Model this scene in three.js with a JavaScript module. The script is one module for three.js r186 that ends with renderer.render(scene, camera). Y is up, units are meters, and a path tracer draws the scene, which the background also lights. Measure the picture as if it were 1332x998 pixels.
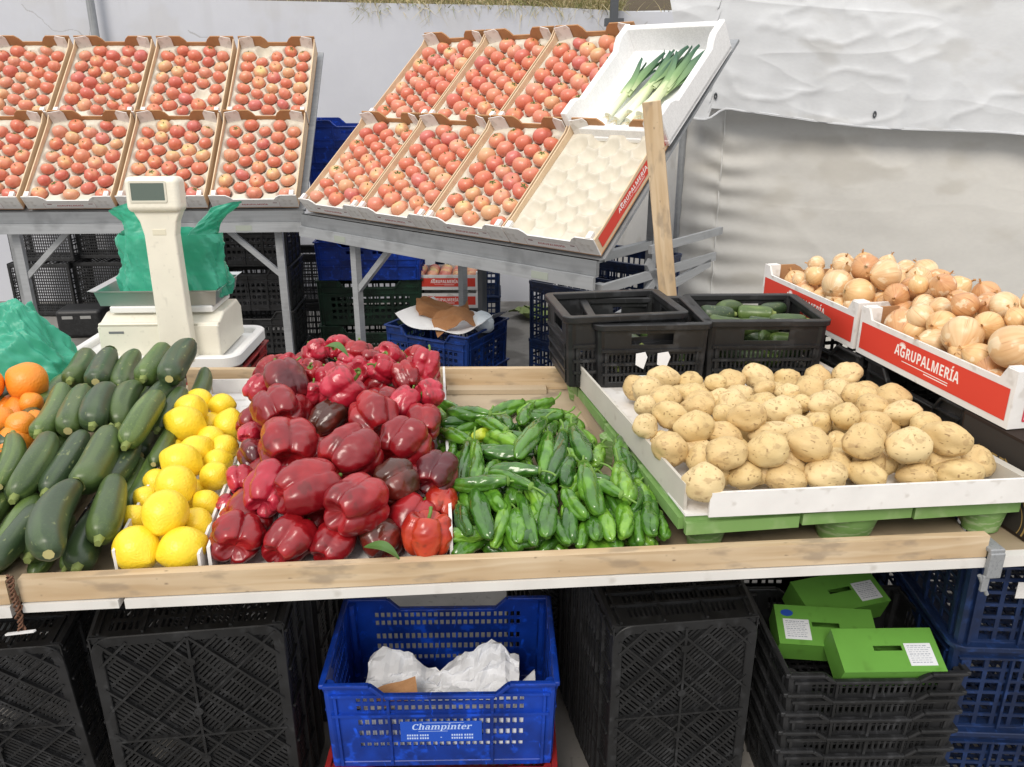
import * as THREE from 'three';
import { mergeGeometries } from 'three/addons/utils/BufferGeometryUtils.js';
import { RoundedBoxGeometry } from 'three/addons/geometries/RoundedBoxGeometry.js';

// ------------------------------------------------------------------ camera, sky, sun, exposure
const scene = new THREE.Scene();
const camera = new THREE.PerspectiveCamera(50.0, 1332 / 998, 0.05, 200);
camera.position.set(0, 1.65, 0);
camera.rotation.set(THREE.MathUtils.degToRad(-20), 0, 0);
const renderer = new THREE.WebGLRenderer({ antialias: true });
renderer.toneMapping = THREE.LinearToneMapping;
renderer.toneMappingExposure = 1.78;
renderer.shadowMap.enabled = true;
{ // even overcast sky: brighter towards the zenith
  const W = 64, Hh = 32, d = new Float32Array(W * Hh * 4);
  for (let j = 0; j < Hh; j++) for (let i = 0; i < W; i++) {
    const up = Math.max(0, Math.sin(((j + 0.5) / Hh - 0.5) * Math.PI)), l = 0.66 * (1 + 0.7 * up) / 1.45;
    d.set([l * 0.99, l, l * 1.02, 1], (j * W + i) * 4);
  }
  const t = new THREE.DataTexture(d, W, Hh, THREE.RGBAFormat, THREE.FloatType);
  t.mapping = THREE.EquirectangularReflectionMapping; t.magFilter = THREE.LinearFilter; t.needsUpdate = true;
  scene.background = t; scene.environment = t;
}
const sun = new THREE.DirectionalLight(0xfff6ea, 1.2);
sun.position.set(-2.2, 6.5, 3.2); sun.target.position.set(0, 0.8, -2.5); scene.add(sun, sun.target);
sun.castShadow = true; sun.shadow.radius = 45; sun.shadow.mapSize.set(2048, 2048);
Object.assign(sun.shadow.camera, { left: -5, right: 5, top: 5, bottom: -5, near: 0.5, far: 20 });

// ------------------------------------------------------------------ helpers
let seed = 12345;
const rnd = () => { seed = (seed + 0x6d2b79f5) | 0; let t = Math.imul(seed ^ (seed >>> 15), 1 | seed); t = (t + Math.imul(t ^ (t >>> 7), 61 | t)) ^ t; return ((t ^ (t >>> 14)) >>> 0) / 4294967296; };
const rr = (a, b) => a + (b - a) * rnd();
const pick = (a) => a[Math.floor(rnd() * a.length)];
const clamp = THREE.MathUtils.clamp, lerp = THREE.MathUtils.lerp, smooth = THREE.MathUtils.smoothstep;
const V = (x, y, z) => new THREE.Vector3(x, y, z);
const hash = (x, y, z = 0) => { let h = Math.imul(x | 0, 374761393) ^ Math.imul(y | 0, 668265263) ^ Math.imul(z | 0, 1274126177); h = Math.imul(h ^ (h >>> 13), 1274126177); return ((h ^ (h >>> 16)) >>> 0) / 4294967296; };
const fade = (t) => t * t * (3 - 2 * t);
function vn(x, y, px = 1e6, py = 1e6, s = 0) { // periodic value noise, 0..1
  const ix = Math.floor(x), iy = Math.floor(y), u = fade(x - ix), v = fade(y - iy), m = (a, p) => ((a % p) + p) % p;
  const a = hash(m(ix, px), m(iy, py), s), b = hash(m(ix + 1, px), m(iy, py), s), c = hash(m(ix, px), m(iy + 1, py), s), d = hash(m(ix + 1, px), m(iy + 1, py), s);
  return lerp(lerp(a, b, u), lerp(c, d, u), v);
}
function fbm(x, y, px, py, oct = 4, s = 0) { let r = 0, a = 0.5, t = 0; for (let i = 0; i < oct; i++) { r += a * vn(x, y, px, py, s + i * 17); t += a; a *= 0.5; x *= 2; y *= 2; px *= 2; py *= 2; } return r / t; }
function vn3(x, y, z, s = 0) {
  const ix = Math.floor(x), iy = Math.floor(y), iz = Math.floor(z), u = fade(x - ix), v = fade(y - iy), w = fade(z - iz), h = (a, b, c) => hash(ix + a + s * 71, iy + b + s * 13, iz + c);
  return lerp(lerp(lerp(h(0, 0, 0), h(1, 0, 0), u), lerp(h(0, 1, 0), h(1, 1, 0), u), v), lerp(lerp(h(0, 0, 1), h(1, 0, 1), u), lerp(h(0, 1, 1), h(1, 1, 1), u), v), w);
}
const fb3 = (x, y, z, s = 0) => (vn3(x, y, z, s) * 0.6 + vn3(x * 2.1, y * 2.1, z * 2.1, s + 5) * 0.28 + vn3(x * 4.3, y * 4.3, z * 4.3, s + 9) * 0.12);
function dataTex(w, h, fn, srgb = true) { // fn(u, v) -> [r, g, b] 0..255
  const d = new Uint8Array(w * h * 4);
  for (let j = 0; j < h; j++) for (let i = 0; i < w; i++) { const c = fn(i / w, j / h), o = (j * w + i) * 4; d[o] = clamp(c[0], 0, 255); d[o + 1] = clamp(c[1], 0, 255); d[o + 2] = clamp(c[2], 0, 255); d[o + 3] = 255; }
  const t = new THREE.DataTexture(d, w, h); t.wrapS = t.wrapT = THREE.RepeatWrapping; t.magFilter = THREE.LinearFilter; t.minFilter = THREE.LinearMipmapLinearFilter; t.generateMipmaps = true;
  if (srgb) t.colorSpace = THREE.SRGBColorSpace; t.needsUpdate = true; return t;
}
const rep = (t, x, y = x) => { const c = t.clone(); c.repeat.set(x, y); c.needsUpdate = true; return c; };
const grey = (v) => [v, v, v];
const mix3 = (a, b, t) => [lerp(a[0], b[0], t), lerp(a[1], b[1], t), lerp(a[2], b[2], t)];
const std = (o) => new THREE.MeshStandardMaterial(o), phy = (o) => new THREE.MeshPhysicalMaterial(o);
function canvasTex(w, h, draw) { const c = document.createElement('canvas'); c.width = w; c.height = h; draw(c.getContext('2d'), w, h); const t = new THREE.CanvasTexture(c); t.colorSpace = THREE.SRGBColorSpace; t.anisotropy = 4; return t; }

const taken = new Map();
function numbered(n) { const k = taken.get(n) ?? 0; taken.set(n, k + 1); return k ? n + '_' + String(k).padStart(3, '0') : n; }
function tag(o, label, category, group, kind) { o.userData = { label, category }; if (group) o.userData.group = group; if (kind) o.userData.kind = kind; return o; }
function thing(name, label, category, pos = [0, 0, 0], turn = 0, group) {
  const o = new THREE.Group(); o.name = numbered(name); scene.add(o); o.position.set(...pos); o.rotation.order = 'YXZ'; o.rotation.y = turn; return tag(o, label, category, group);
}
function mesh(name, geo, mat, parent) { const m = new THREE.Mesh(geo, mat); m.name = name; m.castShadow = m.receiveShadow = true; parent.add(m); return m; }
function single(name, geo, mat, label, category, group, kind) { const m = mesh(numbered(name), geo, mat, scene); m.rotation.order = 'YXZ'; return tag(m, label, category, group, kind); }
function struct(name, geo, mat) { const m = mesh(numbered(name), geo, mat, scene); m.userData.kind = 'structure'; return m; }
function dup(o, label, group) { const c = o.clone(); c.name = numbered(o.name.replace(/_\d{3}$/, '')); c.userData = { ...o.userData }; if (label) c.userData.label = label; if (group) c.userData.group = group; scene.add(c); return c; }

function flat(g) { g = g.index ? g.toNonIndexed() : g; for (const k of Object.keys(g.attributes)) if (!['position', 'normal', 'uv'].includes(k)) g.deleteAttribute(k); return g; }
const M = (l) => mergeGeometries(l.map(flat));
function cubeUV(g, k = 1) { // uv in metres from the dominant face direction
  g = flat(g); const p = g.attributes.position, uv = new Float32Array(p.count * 2), a = V(), b = V(), c = V();
  for (let i = 0; i < p.count; i += 3) {
    a.fromBufferAttribute(p, i); b.fromBufferAttribute(p, i + 1); c.fromBufferAttribute(p, i + 2);
    const n = b.clone().sub(a).cross(c.clone().sub(a)), x = Math.abs(n.x), y = Math.abs(n.y), z = Math.abs(n.z);
    [a, b, c].forEach((q, j) => { const w = x >= y && x >= z ? [q.z, q.y] : y >= z ? [q.x, q.z] : [q.x, q.y]; uv[(i + j) * 2] = w[0] * k; uv[(i + j) * 2 + 1] = w[1] * k; });
  }
  g.setAttribute('uv', new THREE.BufferAttribute(uv, 2)); return g;
}
const box = (w, h, d, x = 0, y = 0, z = 0, rx = 0, ry = 0, rz = 0) => { const g = new THREE.BoxGeometry(w, h, d); if (rx) g.rotateX(rx); if (rz) g.rotateZ(rz); if (ry) g.rotateY(ry); return g.translate(x, y, z); };
const rbox = (w, h, d, r, x = 0, y = 0, z = 0) => new RoundedBoxGeometry(w, h, d, 2, Math.min(r, w / 2.01, h / 2.01, d / 2.01)).translate(x, y, z);
function bar(p, q, w, h, round = 0) { // a beam from p to q
  const a = V(...p), b = V(...q), d = b.clone().sub(a), L = d.length(), g = round ? new RoundedBoxGeometry(w, h, L, 1, round) : new THREE.BoxGeometry(w, h, L);
  const m = new THREE.Matrix4().lookAt(a, b, Math.abs(d.y) > 0.95 * L ? V(0, 0, 1) : V(0, 1, 0)); g.applyMatrix4(m); const c = a.add(b).multiplyScalar(0.5); return g.translate(c.x, c.y, c.z);
}
const tube = (pts, r, n = 12, k = 6) => new THREE.TubeGeometry(new THREE.CatmullRomCurve3(pts.map((p) => V(...p))), n, r, k);
function rrShape(w, h, r) { const s = new THREE.Shape(), x = -w / 2, y = -h / 2; s.moveTo(x + r, y); s.lineTo(x + w - r, y); s.absarc(x + w - r, y + r, r, -Math.PI / 2, 0); s.lineTo(x + w, y + h - r); s.absarc(x + w - r, y + h - r, r, 0, Math.PI / 2); s.lineTo(x + r, y + h); s.absarc(x + r, y + h - r, r, Math.PI / 2, Math.PI); s.lineTo(x, y + r); s.absarc(x + r, y + r, r, Math.PI, Math.PI * 1.5); return s; }
function ring(w, h, r, t, depth, bev = 0) { const s = rrShape(w, h, r); s.holes.push(new THREE.Path(rrShape(w - 2 * t, h - 2 * t, Math.max(0.002, r - t)).getPoints(5).reverse())); return new THREE.ExtrudeGeometry(s, { depth, bevelEnabled: !!bev, bevelSize: bev, bevelThickness: bev, bevelSegments: 1, curveSegments: 5 }); }
function panel(outline, holes, t, bev = 0) { // a sheet of thickness t in the xy plane with real openings
  const s = new THREE.Shape(outline.map(([x, y]) => new THREE.Vector2(x, y)));
  for (const [cx, cy, w, h, a = 0] of holes) { const c = Math.cos(a), n = Math.sin(a); s.holes.push(new THREE.Path([[-1, -1], [-1, 1], [1, 1], [1, -1]].map(([i, j]) => new THREE.Vector2(cx + (i * w * c - j * h * n) / 2, cy + (i * w * n + j * h * c) / 2)))); }
  return new THREE.ExtrudeGeometry(s, { depth: t, bevelEnabled: !!bev, bevelSize: bev, bevelThickness: bev, bevelSegments: 1 }).translate(0, 0, -t / 2);
}
const rect = (w, h, y0 = 0) => [[-w / 2, y0], [w / 2, y0], [w / 2, y0 + h], [-w / 2, y0 + h]];
function surf(nu, nv, fn, closed = false) { // parametric sheet, fn(u, v) -> [x, y, z]
  const p = [], uv = [], ix = [];
  for (let j = 0; j <= nv; j++) for (let i = 0; i <= nu; i++) { p.push(...fn(i / nu, j / nv)); uv.push(i / nu, j / nv); }
  for (let j = 0; j < nv; j++) for (let i = 0; i < nu; i++) { const a = j * (nu + 1) + i, b = a + 1, c = a + nu + 1, d = c + 1; ix.push(a, b, d, a, d, c); }
  const g = new THREE.BufferGeometry(); g.setAttribute('position', new THREE.Float32BufferAttribute(p, 3)); g.setAttribute('uv', new THREE.Float32BufferAttribute(uv, 2)); g.setIndex(ix); g.computeVertexNormals();
  if (closed) { const n = g.attributes.normal; for (let j = 0; j <= nv; j++) { const a = j * (nu + 1), b = a + nu, q = V().fromBufferAttribute(n, a).add(V().fromBufferAttribute(n, b)).normalize(); n.setXYZ(a, q.x, q.y, q.z); n.setXYZ(b, q.x, q.y, q.z); } }
  return g;
}
function paint(g, fn) { const p = g.attributes.position, c = new Float32Array(p.count * 3); for (let i = 0; i < p.count; i++) { const q = fn(p.getX(i), p.getY(i), p.getZ(i), g.attributes.uv?.getX(i), g.attributes.uv?.getY(i)); c.set(q, i * 3); } g.setAttribute('color', new THREE.BufferAttribute(c, 3)); return g; }
const lin = (hex) => new THREE.Color(hex).toArray();
const UP = V(0, 1, 0);

// ------------------------------------------------------------------ materials
const woodTex = dataTex(512, 256, (u, v) => { const w = fbm(u * 4, v * 24, 4, 24, 4, 1), g = vn(u * 3 + w * 0.6, v * 60 + w * 7, 3, 60, 4), k = fbm(u * 8, v * 8, 8, 8, 3, 9); let c = mix3([216, 197, 168], [178, 150, 114], clamp(w * 0.5 + g * 0.5 + (k - 0.5) * 0.6, 0, 1)); for (const [a, b, s] of [[0.18, 0.3, 1], [0.66, 0.7, 0.8], [0.43, 0.86, 0.6]]) { const d = Math.hypot((u - a) * 26, (v - b) * 20) / s, q = 0.5 + 0.5 * Math.cos(d * 9); if (d < 1.4) c = mix3(c, [120, 84, 52], smooth(d, 1.4, 0.2) * (0.45 + 0.35 * q)); } c = mix3(c, [138, 122, 104], smooth(fbm(u * 10, v * 14, 10, 14, 5, 15), 0.58, 0.74) * 0.55); c = mix3(c, [96, 80, 64], smooth(vn(u * 60, v * 40, 60, 40, 19), 0.94, 1) * 0.6); return c; });
const woodMat = std({ map: rep(woodTex, 1.1, 2.2), roughness: 0.75, bumpMap: rep(woodTex, 1.1, 2.2), bumpScale: 0.0006 });
const plyTex = dataTex(512, 512, (u, v) => { const n = fbm(u * 5, v * 5, 5, 5, 5, 21), s = fbm(u * 3, v * 40, 3, 40, 3, 2), d = smooth(fbm(u * 12, v * 12, 12, 12, 4, 44), 0.55, 0.75); return mix3(mix3([196, 180, 155], [168, 150, 124], n * 0.6 + s * 0.4), [120, 108, 92], d * 0.55); });
const plyMat = std({ map: rep(plyTex, 1.3), roughness: 0.85 });
const cardTex = dataTex(256, 256, (u, v) => { const n = fbm(u * 10, v * 10, 10, 10, 4, 3), f = vn(u * 120, v * 30, 120, 30, 8); return mix3([186, 142, 100], [164, 120, 82], n * 0.7 + f * 0.3); });
const paleCard = std({ map: rep(dataTex(128, 128, (u, v) => mix3([226, 202, 172], [206, 178, 144], fbm(u * 10, v * 10, 10, 10, 4, 3))), 4), roughness: 0.9 });
const cardMat = std({ map: rep(cardTex, 4), roughness: 0.9 });
const whiteCardTex = dataTex(256, 256, (u, v) => { const n = fbm(u * 6, v * 6, 6, 6, 4, 5), s = smooth(fbm(u * 14, v * 14, 14, 14, 3, 61), 0.62, 0.8); const c = mix3([238, 236, 233], [218, 215, 212], n); return mix3(c, [190, 184, 176], s * 0.5); });
const whiteCard = std({ map: rep(whiteCardTex, 3), roughness: 0.7 });
const pulpTex = dataTex(256, 256, (u, v) => { const n = fbm(u * 20, v * 20, 20, 20, 4, 6); return mix3([222, 216, 202], [200, 193, 177], n); });
const pulpMat = std({ map: rep(pulpTex, 2), roughness: 0.95 });
const dustTex = dataTex(512, 512, (u, v) => { const n = fbm(u * 7, v * 7, 7, 7, 5, 31), s = smooth(fbm(u * 22, v * 22, 22, 22, 4, 35), 0.55, 0.8), sc = smooth(vn(u * 90 + v * 20, v * 9, 90, 9, 12), 0.92, 1); return grey(96 + n * 100 + s * 62 + sc * 90); });
const plastic = (hex, rough = 0.5, k = 2.2) => std({ color: hex, map: rep(dustTex, k), roughness: rough, roughnessMap: null });
const blackPl = plastic(0x444548, 0.42), blackPl2 = plastic(0x3a3b3d, 0.48), bluePl = plastic(0x185cf0, 0.42), blue2Pl = plastic(0x2050b0, 0.45), navyPl = plastic(0x1f3f78, 0.5), greenPl = plastic(0x24523a, 0.55), redPl = plastic(0xd83838, 0.5), palletPl = std({ map: dataTex(512, 512, (u, v) => { const n = fbm(u * 6, v * 6, 6, 6, 5, 131), s = smooth(fbm(u * 14, v * 14, 14, 14, 4, 133), 0.5, 0.66); return mix3(mix3([108, 146, 78], [128, 162, 98], n), [172, 186, 150], s * 0.6); }), roughness: 0.6 });
const aluTex = dataTex(256, 256, (u, v) => grey(215 + vn(u * 6, v * 120, 6, 120, 3) * 14 - smooth(fbm(u * 9, v * 9, 9, 9, 4, 7), 0.5, 0.85) * 26));
const alu = std({ color: 0xc3c6c9, map: rep(aluTex, 1.5), metalness: 0.35, roughness: 0.5 }), aluDull = std({ color: 0x9c9fa2, map: rep(aluTex, 1.5), metalness: 0.3, roughness: 0.55 });
const galv = std({ color: 0xb4b7ba, map: rep(aluTex, 1.5), metalness: 0.4, roughness: 0.6 });
const darkSteel = std({ color: 0x55585c, metalness: 0.4, roughness: 0.6 });
const ZUCCHINI_AT = [[-1.201,0.934,-2.202,-1.158,0.925,-2.041,0.032],[-1.093,0.963,-2.125,-1.055,0.948,-1.973,0.033],[-1.038,0.95,-2.155,-0.997,0.93,-1.978,0.03],[-0.952,0.969,-2.135,-0.935,0.952,-1.983,0.033],[-0.868,0.989,-2.108,-0.847,0.971,-1.933,0.034],[-0.823,0.929,-2.076,-0.795,0.912,-1.911,0.022],[-1.119,0.94,-1.91,-1.066,0.918,-1.713,0.032],[-1.056,0.938,-1.894,-1.006,0.92,-1.726,0.032],[-0.982,0.948,-1.875,-0.948,0.931,-1.728,0.032],[-0.945,0.932,-1.936,-0.912,0.912,-1.768,0.029],[-0.963,0.906,-2.072,-0.936,0.89,-1.922,0.025],[-0.874,0.929,-1.958,-0.871,0.911,-1.805,0.031],[-0.828,0.926,-1.923,-0.814,0.907,-1.754,0.024],[-1.127,0.9,-1.698,-1.054,0.88,-1.523,0.024],[-1.015,0.92,-1.644,-0.972,0.897,-1.447,0.028],[-0.955,0.915,-1.672,-0.926,0.893,-1.477,0.027],[-0.881,0.934,-1.644,-0.846,0.915,-1.462,0.033],[-0.843,0.949,-1.82,-0.825,0.929,-1.625,0.029],[-0.861,0.897,-1.696,-0.836,0.878,-1.52,0.024],[-0.788,0.904,-1.778,-0.769,0.887,-1.61,0.019],[-0.797,0.87,-1.674,-0.771,0.848,-1.478,0.022],[-1.009,0.842,-1.614,-0.951,0.826,-1.474,0.018],[-0.839,0.922,-1.409,-0.785,0.91,-1.224,0.032],[-0.794,0.902,-1.472,-0.749,0.883,-1.315,0.029],[-0.956,0.864,-1.472,-0.933,0.848,-1.318,0.024],[-0.915,0.883,-1.392,-0.898,0.871,-1.238,0.023],[-0.84,0.835,-1.464,-0.812,0.824,-1.302,0.021],[-0.894,0.821,-1.469,-0.862,0.821,-1.282,0.018],[-1.054,0.848,-1.569,-1.031,0.83,-1.413,0.02],[-1.152,0.899,-1.648,-1.081,0.881,-1.485,0.027],[-1.018,0.883,-1.432,-0.958,0.869,-1.26,0.023],[-1.267,0.915,-1.842,-1.213,0.897,-1.683,0.029],[-1.222,0.85,-1.45,-1.198,0.84,-1.29,0.03],[-1.112,0.85,-1.45,-1.088,0.84,-1.29,0.03],[-0.993,0.835,-1.444,-0.969,0.832,-1.284,0.03],[-0.89,0.867,-1.459,-0.866,0.857,-1.299,0.03],[-0.801,0.853,-1.446,-0.777,0.843,-1.286,0.03],[-1.26,0.864,-1.67,-1.236,0.854,-1.51,0.03],[-1.15,0.856,-1.669,-1.126,0.846,-1.509,0.03],[-1.037,0.874,-1.67,-1.013,0.864,-1.51,0.03],[-0.939,0.862,-1.67,-0.915,0.852,-1.51,0.03],[-0.838,0.851,-1.666,-0.814,0.841,-1.506,0.03],[-1.298,0.875,-1.89,-1.274,0.865,-1.73,0.03],[-1.187,0.877,-1.89,-1.163,0.867,-1.73,0.03],[-1.077,0.877,-1.89,-1.053,0.867,-1.73,0.03],[-0.977,0.877,-1.89,-0.953,0.867,-1.73,0.03],[-0.876,0.866,-1.891,-0.852,0.856,-1.731,0.03],[-1.334,0.891,-2.11,-1.31,0.881,-1.95,0.03],[-1.224,0.891,-2.11,-1.2,0.881,-1.95,0.03],[-1.114,0.891,-2.11,-1.09,0.881,-1.95,0.03],[-1.014,0.889,-2.11,-0.99,0.879,-1.95,0.03],[-0.914,0.891,-2.11,-0.89,0.881,-1.95,0.03]];
const LEMONS_AT = [[-0.684,0.854,-1.306,0.043],[-0.601,0.854,-1.307,0.041],[-0.644,0.902,-1.354,0.043],[-0.605,0.859,-1.391,0.03],[-0.729,0.86,-1.407,0.026],[-0.61,0.863,-1.463,0.027],[-0.671,0.898,-1.475,0.04],[-0.734,0.867,-1.474,0.026],[-0.626,0.875,-1.56,0.031],[-0.702,0.896,-1.584,0.041],[-0.643,0.874,-1.63,0.03],[-0.699,0.886,-1.655,0.038],[-0.65,0.877,-1.696,0.032],[-0.752,0.916,-1.746,0.043],[-0.673,0.885,-1.805,0.039],[-0.767,0.918,-1.822,0.04],[-0.733,0.866,-1.85,0.035],[-0.748,0.866,-1.553,0.027],[-0.762,0.876,-1.657,0.025],[-0.769,0.871,-1.704,0.026],[-0.67,0.842,-1.499,0.026],[-0.725,0.844,-1.516,0.026],[-0.668,0.845,-1.548,0.027],[-0.693,0.885,-1.733,0.03],[-0.718,0.902,-1.896,0.031],[-0.783,0.903,-1.92,0.034],[-0.683,0.834,-1.413,0.028]];
const ORANGES_AT = [[-1.241,0.935,-1.98,0.052],[-1.33,0.943,-1.938,0.052],[-1.149,0.899,-1.776,0.035],[-1.203,0.9,-1.917,0.029],[-1.214,0.9,-1.799,0.038],[-1.279,0.899,-1.837,0.041],[-1.294,0.862,-1.96,0.044]];
const RED_AT = [[-0.509,0.862,-1.331,0.049],[-0.411,0.857,-1.331,0.043],[-0.333,0.848,-1.336,0.038],[-0.246,0.848,-1.35,0.041],[-0.157,0.868,-1.335,0.047],[-0.469,0.918,-1.423,0.044],[-0.386,0.928,-1.398,0.054],[-0.288,0.915,-1.358,0.055],[-0.227,0.916,-1.448,0.047],[-0.149,0.92,-1.484,0.038],[-0.141,0.873,-1.445,0.033],[-0.462,0.945,-1.552,0.059],[-0.324,0.951,-1.508,0.062],[-0.224,0.944,-1.578,0.051],[-0.413,0.947,-1.708,0.04],[-0.547,0.906,-1.593,0.034],[-0.522,0.966,-1.696,0.056],[-0.304,0.962,-1.676,0.053],[-0.53,0.995,-1.809,0.051],[-0.385,1.0,-1.759,0.051],[-0.605,0.964,-1.848,0.034],[-0.197,0.944,-1.689,0.04],[-0.246,0.967,-1.749,0.032],[-0.192,0.975,-1.782,0.034],[-0.549,0.992,-1.914,0.036],[-0.488,0.988,-1.889,0.032],[-0.433,0.981,-1.862,0.037],[-0.375,0.99,-1.906,0.033],[-0.314,1.0,-1.889,0.037],[-0.258,0.987,-1.873,0.034],[-0.213,1.002,-1.909,0.036],[-0.5,1.01,-1.993,0.034],[-0.446,1.015,-2.019,0.034],[-0.39,1.007,-1.986,0.036],[-0.304,1.005,-1.972,0.033],[-0.468,0.967,-1.814,0.031],[-0.414,0.998,-1.938,0.028],[-0.35,1.001,-1.949,0.029],[-0.582,0.915,-1.688,0.028],[-0.557,0.886,-1.521,0.029],[-0.57,0.856,-1.465,0.025],[-0.516,0.854,-1.419,0.05],[-0.398,0.848,-1.429,0.05],[-0.287,0.862,-1.428,0.05],[-0.195,0.854,-1.406,0.05],[-0.506,0.862,-1.555,0.05],[-0.41,0.87,-1.55,0.05],[-0.3,0.87,-1.55,0.05],[-0.209,0.866,-1.548,0.05],[-0.537,0.869,-1.7,0.05],[-0.428,0.87,-1.7,0.05],[-0.318,0.87,-1.7,0.05],[-0.228,0.87,-1.7,0.05],[-0.556,0.87,-1.85,0.05],[-0.447,0.869,-1.848,0.05],[-0.336,0.868,-1.848,0.05],[-0.246,0.869,-1.851,0.05],[-0.596,0.908,-1.78,0.043],[-0.503,0.927,-1.773,0.046],[-0.406,0.925,-1.783,0.047],[-0.304,0.945,-1.78,0.049],[-0.227,0.916,-1.787,0.047],[-0.6,0.938,-1.908,0.045],[-0.498,0.911,-1.9,0.046],[-0.405,0.913,-1.902,0.047],[-0.326,0.93,-1.904,0.05],[-0.228,0.935,-1.902,0.045],[-0.621,0.935,-2.02,0.048],[-0.528,0.947,-2.02,0.051],[-0.427,0.938,-2.02,0.043],[-0.32,0.937,-2.02,0.052],[-0.237,0.919,-2.02,0.046],[-0.633,0.906,-2.12,0.047],[-0.548,0.911,-2.12,0.043],[-0.43,0.911,-2.12,0.044],[-0.342,0.949,-2.12,0.043],[-0.26,0.932,-2.12,0.051]];
const POTATOES_AT = [[0.466,1.005,-1.778,0.024,1.25],[0.589,0.985,-1.793,0.025,1.6],[0.635,0.984,-1.773,0.023,1.4],[0.641,0.984,-1.704,0.023,1.25],[0.78,0.985,-1.752,0.03,1.79],[0.69,0.985,-1.692,0.033,1.67],[0.416,0.984,-1.763,0.028,1.61],[0.347,0.985,-1.741,0.031,1.52],[0.291,0.985,-1.682,0.025,1.0],[0.331,0.999,-1.597,0.035,1.15],[0.41,0.985,-1.682,0.03,1.52],[0.469,0.984,-1.74,0.025,1.43],[0.455,0.984,-1.639,0.025,1.21],[0.484,1.009,-1.564,0.036,1.12],[0.583,0.985,-1.654,0.037,1.33],[0.695,0.999,-1.59,0.03,1.0],[0.79,0.985,-1.677,0.034,1.45],[0.279,0.98,-1.581,0.028,0.89],[0.372,0.992,-1.547,0.037,1.15],[0.433,0.971,-1.558,0.035,1.43],[0.598,0.977,-1.584,0.03,1.32],[0.649,0.977,-1.601,0.029,1.12],[0.752,0.977,-1.592,0.035,1.43],[0.84,0.985,-1.643,0.034,1.71],[0.866,0.977,-1.591,0.032,1.19],[0.315,0.968,-1.492,0.037,0.89],[0.31,0.95,-1.567,0.023,1.0],[0.371,0.951,-1.477,0.031,0.82],[0.403,0.993,-1.418,0.038,1.24],[0.537,0.971,-1.558,0.037,1.55],[0.485,0.996,-1.426,0.037,1.16],[0.575,0.995,-1.459,0.039,1.24],[0.674,0.954,-1.562,0.023,1.27],[0.654,0.946,-1.495,0.027,1.18],[0.68,1.001,-1.456,0.038,1.18],[0.76,0.998,-1.443,0.04,1.17],[0.742,0.944,-1.478,0.028,1.07],[0.844,1.004,-1.462,0.04,1.25],[0.355,0.954,-1.373,0.038,1.05],[0.444,0.946,-1.421,0.031,1.22],[0.52,0.942,-1.416,0.035,1.44],[0.605,0.944,-1.423,0.039,1.63],[0.682,0.943,-1.43,0.032,1.43],[0.781,0.939,-1.434,0.03,1.45],[0.827,0.944,-1.484,0.025,1.2],[0.861,0.942,-1.434,0.039,1.7],[0.92,0.948,-1.475,0.025,1.0],[0.559,0.936,-1.494,0.021,1.17]];
const ONIONS_AT = [[0.88,1.125,-2.356,0.032],[0.859,1.101,-2.413,0.024],[0.822,1.077,-2.43,0.028],[0.906,1.125,-2.246,0.048],[0.96,1.153,-2.358,0.03],[0.988,1.166,-2.265,0.045],[0.999,1.171,-2.165,0.046],[0.931,1.122,-2.16,0.045],[0.999,1.134,-2.085,0.036],[0.997,1.101,-2.135,0.028],[0.879,1.074,-2.197,0.029],[0.915,1.059,-2.165,0.026],[0.915,1.142,-2.444,0.028],[0.873,1.077,-2.292,0.026],[0.86,1.076,-2.363,0.026],[1.075,1.177,-2.011,0.035],[1.037,1.169,-2.055,0.028],[1.043,1.125,-2.021,0.032],[0.923,1.09,-1.955,0.048],[0.986,1.122,-1.922,0.036],[0.954,1.083,-1.828,0.04],[0.961,1.054,-1.756,0.031],[0.983,1.124,-1.757,0.049],[1.008,1.12,-1.858,0.038],[1.057,1.165,-1.864,0.035],[1.039,1.141,-1.939,0.028],[1.058,1.145,-1.762,0.036],[1.114,1.18,-1.811,0.034],[1.011,1.141,-1.619,0.05],[1.007,1.096,-1.683,0.035],[0.975,1.049,-1.701,0.03],[1.006,1.059,-1.63,0.034],[1.111,1.164,-1.746,0.028],[1.077,1.145,-1.676,0.029],[0.94,1.062,-1.895,0.022],[1.059,1.086,-1.599,0.029],[1.16,1.195,-1.786,0.026],[1.116,1.155,-1.864,0.03],[1.125,1.176,-1.69,0.034],[1.093,1.135,-1.616,0.038],[1.083,1.158,-1.952,0.025]];
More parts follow.
